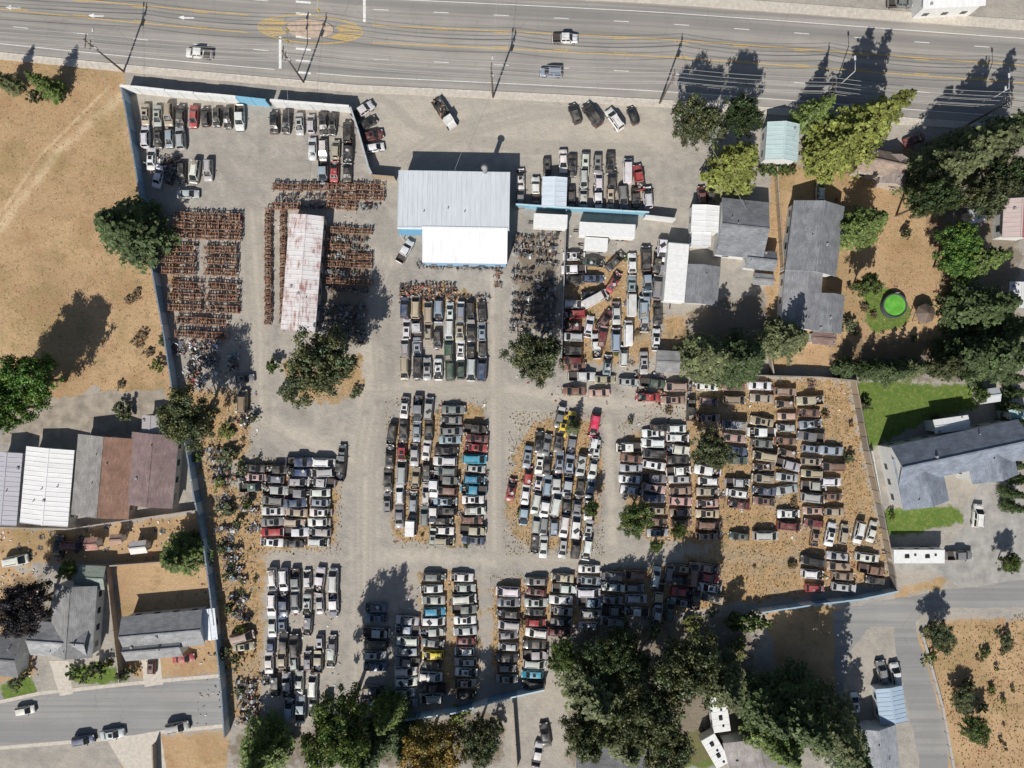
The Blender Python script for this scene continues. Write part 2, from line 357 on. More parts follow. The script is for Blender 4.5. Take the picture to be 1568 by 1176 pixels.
sheet('driveway',wob([(75,1012),(105,1012),(112,1062),(92,1066)],.6),.016,CONC); sheet('driveway',wob([(215,1008),(245,1005),(250,1048),(222,1052)],.6),.016,CONC)
sheet('driveway',wob([(0,625),(70,612),(160,600),(250,595),(262,640),(200,665),(0,680)],3,10,8),.008,simple('old_gravel',(.33,.285,.23),.9,.35,.5))
sheet('driveway',wob([(165,1135),(245,1120),(255,1176),(200,1300),(190,1176)],1,14,9),.016,CONC)
sheet('sidewalk',[(0,1142.5),(205,1125.5),(245,1118.5),(345,1108.5),(345,1114),(245,1124),(205,1131),(0,1148)],.02,CONC)
sheet('sidewalk',[(0,1072),(60,1059),(200,1044),(335,1032),(335,1037.5),(200,1049.5),(60,1064.5),(0,1077.5)],.02,CONC)

# ---------------- cars
def shrinkquad(pts,f=.86,off=.012):
    c=sum((Vector(p) for p in pts),Vector())/len(pts); n=(Vector(pts[1])-Vector(pts[0])).cross(Vector(pts[2])-Vector(pts[1])).normalized()
    return [c+(Vector(p)-c)*f+n*off for p in pts]
def car_mesh(kind,seed,junk=0):
    r=random.Random(seed); mb=MB()
    Pm,Gm,Dm,Vm=0,1,2,3
    L,W,Ht={'sedan':(4.7,1.82,1.42),'hatch':(4.1,1.72,1.45),'suv':(4.6,1.86,1.72),'pickup':(5.4,1.95,1.8),'van':(4.9,1.95,1.8),'wagon':(4.75,1.8,1.48),'cargo':(5.6,2.05,2.2)}[kind]
    w=W/2; belt={'suv':1.08,'pickup':1.12,'van':1.08,'cargo':1.2}.get(kind,.93)
    hood=belt-.06; xr=-L/2; xf=L/2
    hl={'sedan':1.25,'hatch':1.0,'suv':1.15,'pickup':1.35,'van':.75,'wagon':1.2,'cargo':.75}[kind]
    tl={'sedan':.85,'hatch':.1,'suv':.08,'pickup':1.9,'van':.08,'wagon':.1,'cargo':.06}[kind]
    hb=xf-hl; tb=xr+tl
    nohood=junk and r.random()<.6; notrunk=junk and kind=='sedan' and r.random()<.4; bedrec=kind=='pickup'
    st=[(xr,.84,.62,0),(xr+.06,.93,belt-.10,0)]
    if tl>.5:
        st+=[(xr+.14,.96,belt-.02,0)]
        if notrunk or bedrec: st+=[(xr+.14,.96,belt-.02,.5 if bedrec else .55),(tb-.06,1,belt,.5 if bedrec else .55)]
        st+=[(tb-.06,1,belt,0)]
    else: st+=[(xr+.15,.97,belt,0)]
    st+=[(0,1,belt,0),(hb,1,belt-.01,0)]
    if nohood: st+=[(hb+.05,1,hood,0),(hb+.05,1,hood,.5),(xf-.32,.95,hood-.1,.5)]
    st+=[(xf-.32,.95,hood-.10,0),(xf-.12,.9,hood-.17,0),(xf,.78,.55,0)]
    k0=len(mb.v); n=11
    for (x,ws,tz,rec) in st:
        ww=w*ws
        zi=rec if rec else tz+.015; zc=rec if rec else tz+.045
        half=[(ww*.92,.24),(ww,.5),(ww*.985,tz-.14),(ww*.90,tz-.01),(ww*.82,zi)]
        row=[(y,z) for y,z in half]+[(0,zc)]+[(-y,z) for y,z in reversed(half)]
        for y,z in row: mb.v.append((x,y,z))
    for i in range(len(st)-1):
        for j in range(n-1):
            a=k0+i*n+j; rec=(st[i][3]>0 and st[i+1][3]>0) and 3<=j<=6
            mb.face([a,a+1,a+n+1,a+n][::-1],Vm if rec else Pm,(.06,.05,.045) if rec else (1,1,1),not rec)
    mb.face([k0+j for j in range(n)],Pm); mb.face([k0+(len(st)-1)*n+j for j in reversed(range(n))],Pm)
    gb0=tb-.02 if tl>.5 else xr+.12; gf0=hb+.12
    gr={'sedan':gb0+.62,'hatch':gb0+.42,'suv':gb0+.25,'pickup':gb0+.10,'van':gb0+.22,'wagon':gb0+.5,'cargo':gb0+.08}[kind]
    gf=gf0-{'van':.85,'cargo':.6,'pickup':.62}.get(kind,.78)
    bw=w*.88; rw=w*(.70 if kind in('sedan','hatch','wagon') else .76); zr=Ht
    zb=belt-.01
    b=[(gb0,-bw,zb),(gf0,-bw,zb),(gf0,bw,zb),(gb0,bw,zb)]; t=[(gr,-rw,zr-.05),(gf,-rw,zr-.07),(gf,rw,zr-.07),(gr,rw,zr-.05)]
    fr=[b[1],b[2],t[2],t[1]]; re=[b[3],b[0],t[0],t[3]]; sl=[b[0],b[1],t[1],t[0]]; sr=[b[2],b[3],t[3],t[2]]
    for q_ in (fr,re,sl,sr): mb.quad(q_,Pm)
    nog=junk and r.random()<.3
    gm=(Dm if nog else Gm)
    mb.quad(shrinkquad(fr,.9),gm)
    if kind not in('cargo',): mb.quad(shrinkquad(re,.86),Dm if junk and r.random()<.3 else Gm)
    for q_ in (sl,sr):
        a,b2,c2,d2=[Vector(p) for p in q_]
        cuts=[0,.5,1] if kind!='cargo' else ([.72,1] if q_ is sl else [0,.28])
        for u0,u1 in zip(cuts[:-1],cuts[1:]): mb.quad(shrinkquad([a.lerp(b2,u0),a.lerp(b2,u1),d2.lerp(c2,u1),d2.lerp(c2,u0)],.84),Gm)
    k=len(mb.v); nx_,ny_=5,5
    for i in range(nx_):
        for j in range(ny_):
            u=i/(nx_-1);v=j/(ny_-1)*2-1
            x=gr+(gf-gr)*u; z=zr-.05-.02*u+.07*(1-v*v)*(1-(2*u-1)**4*.8)
            mb.v.append((x,rw*v,z))
    for i in range(nx_-1):
        for j in range(ny_-1):
            a=k+i*ny_+j; mb.face([a,a+ny_,a+ny_+1,a+1],Pm,(1,1,1),True)
    if kind in('suv','van') and r.random()<.6:
        for s_ in(-1,1): mb.box(((gr+gf)/2,s_*rw*.82,zr+.05),((gf-gr)*.8,.05,.05),Dm)
    if kind in ('sedan','hatch','wagon') and r.random()<.3: mb.box(((gr+gf)/2+.2,0,zr+.022),(.7,.75,.012),Gm)
    for s_ in(-1,1):
        mb.box((gf0-.35,s_*(w+.07),belt+.02),(.14,.2,.13),Dm)
        mb.box((xf-.13,s_*w*.66,hood-.2),(.16,.34,.12),Vm,(.75,.75,.72)); mb.box((xr+.04,s_*w*.72,belt-.22),(.1,.3,.16),Vm,(.4,.02,.02))
        for wx in (xf-.85,xr+.9):
            if not(junk and r.random()<.3): mb.cyl((wx,s_*(w-.19),.32),(wx,s_*(w+.005),.32),.33,None,12,Dm); mb.cyl((wx,s_*(w+.004),.32),(wx,s_*(w+.02),.32),.18,None,8,Vm,(.35,.35,.35))
    mb.box((xf-.02,0,.42),(.14,W*.8,.2),Dm if r.random()<.4 else Pm); mb.box((xr+.02,0,.42),(.14,W*.84,.2),Dm if r.random()<.4 else Pm)
    mb.box((hb+.13,0,belt+.015),(.10,W*.74,.05),Dm)
    mb.box((0,0,.3),(L*.8,W*.75,.16),Dm)
    if not nohood: mb.box((hb+.22,0,belt-.008),(.03,W*.8,.05),Dm)
    if tl>.5 and not(notrunk or bedrec): mb.box((tb-.1,0,belt+.008),(.03,W*.78,.05),Dm)
    if nohood:
        for _ in range(14):
            c_=r.choice([(.03,.03,.03),(.12,.11,.1),(.3,.3,.3),(.16,.10,.07),(.5,.5,.48)])
            mb.box((r.uniform(hb+.25,xf-.5),r.uniform(-.5,.5)*w,r.uniform(.55,.75)),(r.uniform(.12,.5),r.uniform(.1,.4),r.uniform(.1,.25)),Vm,c_,Matrix.Rotation(r.uniform(0,3),3,'Z'))
        if r.random()<.45:
            M=Matrix.Rotation(-r.uniform(.5,1.0),3,'Y'); cx=hb+.1
            q0=[Vector((0,-w*.8,0)),Vector((hl-.3,-w*.72,0)),Vector((hl-.3,w*.72,0)),Vector((0,w*.8,0))]
            mb.quad([M@p+Vector((cx,0,hood+.04)) for p in q0],Pm)
    if junk and r.random()<.35:
        mb.box((r.uniform(gr,gf),r.uniform(-.3,.3),zr+.07),(r.uniform(.4,1.1),r.uniform(.3,.8),.08),Vm,r.choice([(.5,.5,.5),(.03,.03,.03),(.3,.25,.2)]),Matrix.Rotation(r.uniform(0,3),3,'Z'))
    if (notrunk or (bedrec and r.random()<.5)):
        for _ in range(8): mb.box((r.uniform(xr+.3,tb-.3),r.uniform(-.55,.55)*w,.65),(r.uniform(.15,.7),r.uniform(.1,.5),r.uniform(.1,.3)),Vm,r.choice([(.1,.08,.06),(.4,.4,.38),(.03,.03,.03),(.2,.1,.05),(.1,.15,.25)]),Matrix.Rotation(r.uniform(0,3),3,'Z'))
    if bedrec and not junk and r.random()<.3: mb.box(((xr+tb)/2,0,belt+.02),(tl-.2,W*.8,.03),Dm)
    return mb.mesh(kind,[PAINT,GLASS,DARK,VCOL])
CARS={}; 
for kd,c in (('sedan',3),('hatch',2),('suv',2),('pickup',2),('van',2),('wagon',1),('cargo',1)):
    CARS[kd]=[car_mesh(kd,100+i) for i in range(c)]; CARS[kd+'_j']=[car_mesh(kd,200+i*7+len(kd),1) for i in range(c+3)]
NAMES={'sedan':'sedan_car','hatch':'hatchback_car','suv':'suv_car','pickup':'pickup_truck','van':'minivan','wagon':'station_wagon','cargo':'cargo_van'}
PAL={'w':(.74,.74,.72),'s':(.44,.45,.45),'g':(.19,.20,.21),'k':(.022,.023,.026),'n':(.04,.07,.14),'b':(.07,.14,.27),'l':(.28,.35,.42),'r':(.36,.025,.03),'m':(.14,.025,.03),
 't':(.44,.37,.27),'u':(.21,.11,.08),'p':(.48,.32,.28),'e':(.05,.09,.07),'y':(.80,.60,.02),'c':(.03,.27,.40),'R':(.66,.02,.09),'o':(.32,.22,.16)}
MIX1='wwwwwwssssssgggkkknbllmrtte'; OLD='wwwwsssttttuuupppooolmgkenr'; NEWER='wwwwsssslgggkkknblm'
def car(px,py,ang,kind=None,c=None,junk=True,mix=MIX1,scl=None):
    kind=kind or R.choice(['sedan']*8+['hatch']*3+['suv']*4+['pickup']*3+['van']*3+['wagon']*2)
    c=c or R.choice(mix); col=PAL[c]; f=R.uniform(.8,1.15); col=tuple(min(.8,x*f*R.uniform(.94,1.06)) for x in col)
    j=junk and R.random()<.65
    me=R.choice(CARS[kind+('_j' if j else '')]); x,y=P(px,py,.7); s=scl or R.uniform(.92,1.03)
    put(('scrapped_' if junk else 'parked_')+NAMES[kind],me,(x,y,0),math.radians(ang),(s,s*R.uniform(.97,1.03),s),col)
def line(x0,y0,x1,y1,n,ang,mix=MIX1,junk=True,p=1.0,kinds=None,flip=.5,ja=2.5,cols=None):
    for i in range(n):
        if R.random()>p: continue
        t=i/(n-1) if n>1 else 0
        a=ang+(180 if R.random()<flip else 0)+R.gauss(0,ja)
        if cols: c=cols[i] if i<len(cols) and cols[i]!='.' else None
        else: c=None
        car(x0+(x1-x0)*t+R.gauss(0,1.2),y0+(y1-y0)*t+R.gauss(0,.9),a,None,c,junk,mix)
L=line
L(223,176,368,180,9,90,NEWER,False,cols='tstkrkkkw'); L(224,210,277,212,4,90,NEWER,False); car(232,243,88,'sedan','w')
L(278,263,318,263,3,90,cols='kws'); car(288,297,0,'sedan','s'); car(243,270,75); car(262,268,70,c='k')
L(421,186,513,190,6,90,NEWER,False,cols='kksskk'); car(532,202,90,c='k'); L(476,227,533,232,4,90,cols='wwtk'); L(495,262,531,262,3,90,cols='lrk')
car(555,170,35,'pickup','w',False); car(561,190,32,'sedan','k',False); car(569,208,14,'sedan','m',False); car(574,226,10,'hatch','w',False)
car(880,174,110,'hatch','k',False); car(907,176,125,'suv','k',False,scl=1.12); car(941,183,125,'suv','w',False,scl=1.05); car(969,177,112,'hatch','k',False,scl=.9)
car(305,82,176,'pickup','w',False); car(865,59,0,'pickup','w',False); car(844,111,178,'suv','l',False); car(1256,293,88,'suv','w',False); car(1401,213,20,'sedan','m',False)
car(1075,300,95,'hatch','m',False); car(1089,297,90,'sedan','k',False); car(1497,790,85,'suv','w',False); car(1378,4,0,'pickup','g',False)
car(38,1088,10,'hatch','w',False); car(128,1133,8,'suv','n',False); car(172,1124,8,'sedan','s',False); car(272,1113,10,'suv','s',False); car(232,1018,88,'hatch','m',False); car(281,1008,5,'sedan','r',False)
car(1309,1077,95,'hatch','w',False); car(1350,1028,100,'suv','g',False); car(1371,1032,100,'suv','w',False); car(823,1155,80,'pickup','w',False); car(835,1125,100,'sedan','k',False)
car(1468,850,2,'pickup','g',False); car(112,835,3,'van','m',False); car(90,838,85,'sedan','k',False); car(25,858,10,'van','w',False); car(620,385,60,'pickup','w',False)
car(521,716,85,'pickup','k'); car(524,695,88,'hatch','g'); car(372,615,88,'van','o'); car(372,580,5,'sedan','g')
L(838,255,860,247,2,90,NEWER,False,cols='kw'); L(877,252,937,249,4,90,NEWER,False,cols='kwgk'); car(961,262,90,'cargo','w',False,scl=.9)
L(893,277,937,277,3,90,NEWER,cols='swk'); L(875,302,993,302,7,90,cols='kswtgkw'); car(978,272,100,'pickup','r'); car(797,274,90,'sedan','w'); car(797,303,90,'hatch','g'); car(820,290,90,'pickup','w',False)
for i,x in enumerate([621,638,655,672,689,706,722,739]):
    L(x,478 if i>1 else 470,x-1,565,4 if i!=3 else 3,90,'wwsssgkkkllntte',ja=2,p=.97)
L(880,393,875,553,10,0,'wwwsspprmk',p=.9); L(908,402,906,450,3,0); car(940,432,60,'sedan','r'); car(926,490,55,'sedan','m'); car(911,458,28,'cargo','w'); car(942,400,45,'sedan','k')
L(970,405,968,440,2,90,cols='wl'); car(967,464,90,'cargo','w'); car(962,510,90,'cargo','w'); car(985,472,90); car(955,545,88); L(944,480,942,560,3,88,p=.8); car(902,500,80,'sedan','w'); car(913,530,95,c='w'); car(922,516,80)
L(990,395,985,555,6,90,'wkslk',p=.85); L(1006,400,1004,520,4,88,'swkg',p=.8); L(1013,382,1013,412,2,90,cols='wg'); car(930,560,85,c='l')
L(890,577,1035,592,5,0,OLD,p=.8); L(880,598,1030,612,5,3,OLD,p=.75); L(882,562,990,566,4,0,OLD,p=.7)
L(600,665,592,770,4,88,'kgwss'); L(620,625,612,790,6,88,'kswgg',cols='.kr'); L(640,625,633,805,6,88,'ksgwtl'); L(658,625,650,790,6,88,'wgsktw')
L(692,628,690,675,4,0); L(684,690,680,828,10,-2,'wwsgktlu'); L(730,655,724,828,12,-3,OLD,cols='kmrcsccwwu')
L(665,700,662,820,4,88,p=.8)
for i,x in enumerate([800,817,833,849,866,884,902]):
    y0=[700,678,648,640,648,680,652][i]; n=[5,6,7,7,7,6,7][i]
    L(x+9,y0,x-3 if i>1 else x+2,[785,832,838,838,838,838,842][i],n if i else 4,82,'wwwwssskkgll',ja=3,cols={4:'y',6:'R',0:'.r'}.get(i),p=.96)
car(862,652,82,'sedan','y'); car(913,690,85,c='w'); car(783,750,80,c='r')
for x,y0,y1,n,cc in ((965,685,750,5,None),(1000,662,815,10,'wwkwgp'),(1038,655,800,10,'wwwkw'),(1082,720,820,7,None),(1085,592,640,3,'wpp'),(1124,592,690,6,None),(1128,705,822,8,None),(1165,592,820,14,None),(1202,600,805,12,None),(1240,612,800,11,None),(1272,690,785,5,None)):
    L(x,y0,x+(y1-y0)*.03,y1,n,-3,OLD,p=.87,cols=cc,ja=4)
L(1056,628,1058,650,1,88); L(1010,655,1010,655,1,0)
L(1248,820,1335,815,5,80,OLD); L(1243,858,1248,900,3,-5,OLD+'kk'); L(1283,850,1292,898,4,-5,OLD+'kk'); L(1328,855,1340,888,3,-8,'kwug'); L(1315,815,1333,822,1,80)
L(422,718,416,830,8,-2,cols='kgsgwgrw'); L(457,708,452,830,9,-2,'wkgsnt'); L(494,708,488,830,9,-2,'wwwsgl'); L(391,716,388,745,3,0,OLD)
for i,x in enumerate([416,434,452,471,490,509]):
    L(x,888,x-2,888,1,90,NEWER,kinds=None,cols='w' if i in(0,1,3,5) else None); L(x+1,925,x-1,925,1,90); 
    L(x,958,x,958,1,90,p=.8); L(x,988,x-2,988,1,90,p=.9); L(x-2,1012 if i<5 else 1005,x-2,1012,1,90)
L(421,1050,460,1045,3,88); L(442,1085,500,1083,4,88,'kgwnl'); L(480,1050,500,1055,1,88)
L(577,930,572,1075,9,-2,'nkbgls',p=.9); L(624,948,620,1075,9,-2,'swgwkl'); L(664,885,662,1068,12,-1,'wsgkt',cols='gwscwsgykwks'); L(711,885,714,1062,12,-1,'wwskgrt',cols='wswgwsmwswt')
L(780,905,776,1040,9,-3,'wstkgl',cols='wgksgsk'); L(822,890,818,1048,11,-3,'wsgkrlc',cols='gmskrwkssc'); L(862,885,858,968,6,-4,'gwkrs',cols='twwsgm'); L(902,872,902,958,6,-4,'wswlk'); L(937,882,938,950,5,-5,'sgwk')
L(972,880,975,935,4,-5,'gwsu'); L(1005,885,1008,940,3,80,OLD); L(1022,880,1026,935,2,80,OLD); L(1040,870,1045,925,4,-5,OLD); L(1082,870,1088,915,4,-8,OLD,p=.9); L(1062,880,1065,915,2,85,OLD)

# ---------------- scrap
RUST=[(.30,.155,.095),(.36,.20,.13),(.20,.11,.075),(.42,.29,.20),(.13,.085,.065)]; BLK=[(.025,.025,.025),(.05,.05,.055),(.1,.095,.09),(.2,.2,.2),(.36,.36,.36)]
MIXC=[(.65,.65,.63),(.42,.42,.42),(.03,.03,.03),(.24,.15,.11),(.14,.18,.24),(.74,.74,.72),(.3,.06,.05),(.4,.33,.26),(.1,.1,.1),(.14,.22,.3),(.55,.55,.55)]
def scrap_mesh(kind,seed,lx,ly,n,q=1.0):
    r=random.Random(seed); mb=MB()
    pal={'rust':RUST+RUST+BLK,'black':BLK+BLK+BLK+RUST[:2],'mixed':MIXC+BLK+RUST[:3],'rack':RUST+RUST+RUST+BLK[1:4]+[(.45,.43,.4)],'silver':[(.5,.5,.5),(.38,.38,.37),(.6,.6,.6),(.2,.2,.2)]+BLK+RUST[:2]}[kind]
    if kind=='rack':
        for z in (.35,.95):
            for s_ in(-1,1): mb.box((0,s_*ly*.42,z),(lx,.1,.1),0,(.30,.16,.10))
        k=int(lx/1.7)
        for i in range(k+1):
            x=-lx/2+lx*i/k
            for s_ in(-1,1): mb.box((x,s_*ly*.46,.75),(.1,.1,1.5),0,(.32,.18,.12))
            mb.box((x,0,1.3),(.08,ly*.9,.06),0,(.38,.23,.15))
        for i in range(int(n*.8)): # stacked axles laid across the rack
            x=r.uniform(-.48,.48)*lx; z=r.uniform(.5,1.35); c=r.choice(RUST); a=r.gauss(0,.08); e=ly*.48
            mb.cyl((x-a,-e,z),(x+a,e,z),.055,None,5,0,c)
            for s_ in(-1,1): mb.cyl((x+a*s_,s_*e,z),(x+a*s_,s_*(e-.09),z),.15,None,7,0,c)
            mb.cyl((x,-.14,z),(x,.14,z),.13,.1,6,0,c)
        n=int(n*.5)
    for i in range(n):
        x=r.uniform(-.5,.5)*lx;y=r.uniform(-.42,.42)*ly; z=r.uniform(.1,1.0)
        a=(r.choice([0,math.pi/2]) if q==1.0 else (0 if r.random()<.3 else math.pi/2))+r.gauss(0,.3) if kind!='mixed' else r.uniform(0,6.3)
        M=Matrix.Rotation(a,3,'Z')@Matrix.Rotation(r.gauss(0,.22),3,'X')@Matrix.Rotation(r.gauss(0,.18),3,'Y'); c=r.choice(pal); t=r.random()
        M=M@Matrix.Scale(q,3); C=Vector((x,y,z))
        if t<.25:
            mb.box(C,(.55,.42,.4),0,c,M,.85); mb.box(C+M@Vector((.02,.0,.26)),(.4,.16,.14),0,tuple(k_*1.5 for k_ in c),M); mb.cyl(C+M@Vector((.27,0,0)),C+M@Vector((.38,0,0)),.14*q,None,8,0,(.1,.1,.1)); mb.cyl(C+M@Vector((-.27,0,0)),C+M@Vector((-.7,0,-.05)),.16*q,.09*q,7,0,c)
        elif t<.38:
            e=M@Vector((.75,0,0)); mb.cyl(C-e,C+e,.05,None,6,0,c); mb.cyl(C-e*1.05,C-e*.95,.18,None,8,0,c); mb.cyl(C+e*.95,C+e*1.05,.18,None,8,0,c); mb.cyl(C-M@Vector((.12,0,0)),C+M@Vector((.12,0,0)),.15,.12,7,0,c)
        elif t<.52: mb.ring(C,M,.32,.17,.2,0,(.025,.025,.025))
        elif t<.68:
            cc=r.choice(MIXC) if kind in('mixed',) or r.random()<.25 else c
            mb.box(C,(r.uniform(.8,1.2),r.uniform(.5,.7),.06),0,cc,M); 
            for yy in(.32,.62): mb.box(C+M@Vector((0,yy,0)),(.7,.04,.04),0,cc,M)
        elif t<.74 and q==1.0:
            for s_ in(-1,1): mb.box(C+M@Vector((0,s_*.35,0)),(2.0,.08,.1),0,c,M)
            for s_ in(-.8,0,.8): mb.box(C+M@Vector((s_,0,0)),(.07,.7,.07),0,c,M)
        elif t<.84:
            mb.box(C,(1.3,.14,.16),0,c,M); 
            for s_ in(-1,1): mb.box(C+M@Vector((s_*.72,-.12,0)),(.14,.3,.14),0,c,M)
        elif t<.94: mb.box(C,(r.uniform(.4,.9),r.uniform(.4,.7),r.uniform(.3,.6)),0,c,M,.9)
        else: 
            e=M@Vector((r.uniform(.5,1.0),0,0)); mb.cyl(C-e,C+e,.035,None,5,0,(.4,.38,.35))
    return mb.mesh(kind+'_scrap',[VCOL])
SC={}
SC['rust']=[scrap_mesh('rust',i*13+4,4.2,4.2,55) for i in range(5)]; SC['black']=[scrap_mesh('black',i*13+5,4.2,4.2,55) for i in range(4)]; SC['mixed']=[scrap_mesh('mixed',i*13+6,4.4,4.4,42) for i in range(6)]
SC['row']=[scrap_mesh('rack',900+i,6.4,1.45,40,.7) for i in range(7)]; SC['blackrow']=[scrap_mesh('black',950+i,4.4,1.0,32,.7) for i in range(6)]; SC['silverrow']=[scrap_mesh('silver',970+i,4.6,1.1,32,.8) for i in range(6)]
SN={'rust':'rusty_axle_pile','black':'engine_block_pile','mixed':'scrap_metal_pile','row':'car_parts_rack','blackrow':'engine_row','silverrow':'transmission_row'}
def scr(kind,px,py,ang=0,sc=1.0): 
    x,y=P(px,py,.5); put(SN[kind],R.choice(SC[kind]),(x,y,R.uniform(-.03,0)),math.radians(ang+R.choice([0,180])),sc)
def fill(poly,kind,pitch=34,p=.9,ang=None,s0=.65,s1=1.0):
    X=[q[0] for q in poly];Y=[q[1] for q in poly]; y=min(Y)+pitch*.4
    while y<max(Y):
        x=min(X)+pitch*.3
        while x<max(X):
            a,b=x+R.gauss(0,3),y+R.gauss(0,3)
            if inpoly(np.array([a]),np.array([b]),poly)[0] and R.random()<p: scr(R.choice(kind) if isinstance(kind,list) else kind,a,b,R.uniform(0,360) if ang is None else ang+R.gauss(0,6),R.uniform(s0,s1))
            x+=pitch
        y+=pitch
for (x0,x1,y0,y1,n) in ((268,370,331,360,3),(250,364,381,415,3),(260,366,437,472,3),(270,350,491,512,2)):
    for k in range(n):
        y=y0+(y1-y0)*k/(n-1)
        scr('row',x0+25,y,-2+R.gauss(0,1)); scr('row',x1-25,y+2,-2+R.gauss(0,1))
fill([(262,520),(350,522),(372,555),(368,600),(320,600),(285,595)],'mixed',28,.7)
fill([(228,245),(262,250),(265,290),(232,300)],['mixed','black'],24,.7)
for y in (287,302,316):
    for x in range(440,570,42): scr('row' if R.random()<.7 else 'blackrow',x,y,-2+R.gauss(0,1.5),.9)
for y in range(340,492,34): scr('row',411,y,88,.85)
for y in range(340,495,34): scr('row',433,y,88,.72)
for y in range(352,448,13): 
    scr('blackrow' if y%2 else 'row',515,y,-2,.85 if y%2==0 else 1); scr('blackrow' if R.random()<.6 else 'row',550,y+2,-2,.8)
for y in range(470,528,13): scr('blackrow',508,y,-2,1); scr('blackrow',542,y,-2,1)
for y in range(364,512,13):
    for x in (802,838): 
        if R.random()<.93: scr('blackrow',x-(y-360)*.04,y,-5+R.gauss(0,1.5),.95)
for x in (655,690,725,755): scr('blackrow',x,407+(x-655)*.03,-2,.95)
for x in range(622,690,22): 
    for y in (442,455): scr('rust',x,y,0,.6)
for x in (700,722,740): scr('blackrow',x,455,0,.6)
fill([(300,600),(385,595),(385,690),(330,710),(300,680)],['mixed','rust'],30,.35)
y=690
while y<1110:
    xl=np.interp(y,[660,750,840,950,1050,1110],[305,318,332,348,354,360]); xr_=np.interp(y,[690,740,800,860,950,1000,1030,1110],[350,380,385,390,402,398,412,412])
    x=xl+22
    while x<xr_:
        u=R.random()
        if u<.52: scr('silverrow',x,y,-8+R.gauss(0,4),.9)
        elif u<.62: scr('mixed',x,y,R.uniform(0,360),.55)
        elif u<.68: car(x,y,R.choice([0,0,80])+R.gauss(0,8),None,None,True,OLD)
        x+=36
    y+=15 if y<1030 else 12
fill([(1050,578),(1300,585),(1312,640),(1290,690),(1250,610),(1060,600)],['rust','mixed'],30,.25,None,.4,.7); fill([(860,565),(1040,570),(1045,615),(920,625),(870,600)],['rust','mixed'],28,.3,None,.4,.7)
fill([(755,420),(768,420),(768,440),(755,440)],'rust',14,1,None,.35,.4)
for _ in range(70):
    x,y=R.choice([(R.uniform(600,745),R.uniform(615,835)),(R.uniform(950,1290),R.uniform(600,825)),(R.uniform(865,1010),R.uniform(390,560)),(R.uniform(760,1090),R.uniform(885,960)),(R.uniform(610,730),R.uniform(890,1075)),(R.uniform(20,320),R.uniform(795,850))]); scr('mixed',x,y,R.uniform(0,360),R.uniform(.18,.34))
mb=MB()
for _ in range(2300):
    z_=R.choice([(600,745,615,835),(950,1300,600,830),(950,1300,600,830),(300,400,600,1110),(300,400,600,1110),(255,370,325,600),(760,1095,880,960),(410,520,870,1060),(390,510,700,835),(605,730,890,1075),(780,910,640,845),(420,575,280,520),(785,1010,360,620),(1230,1350,810,900),(0,320,795,860),(0,60,870,1040)])
    x,y=P(R.uniform(z_[0],z_[1]),R.uniform(z_[2],z_[3])); c=R.choice(MIXC+RUST+[(.7,.7,.7)])
    mb.box((x,y,.08),(R.uniform(.1,.6),R.uniform(.08,.4),R.uniform(.05,.2)),0,c,Matrix.Rotation(R.uniform(0,3.1),3,'Z'),R.uniform(.5,1))
put('scattered_debris',mb.mesh('scattered_debris',[VCOL]))

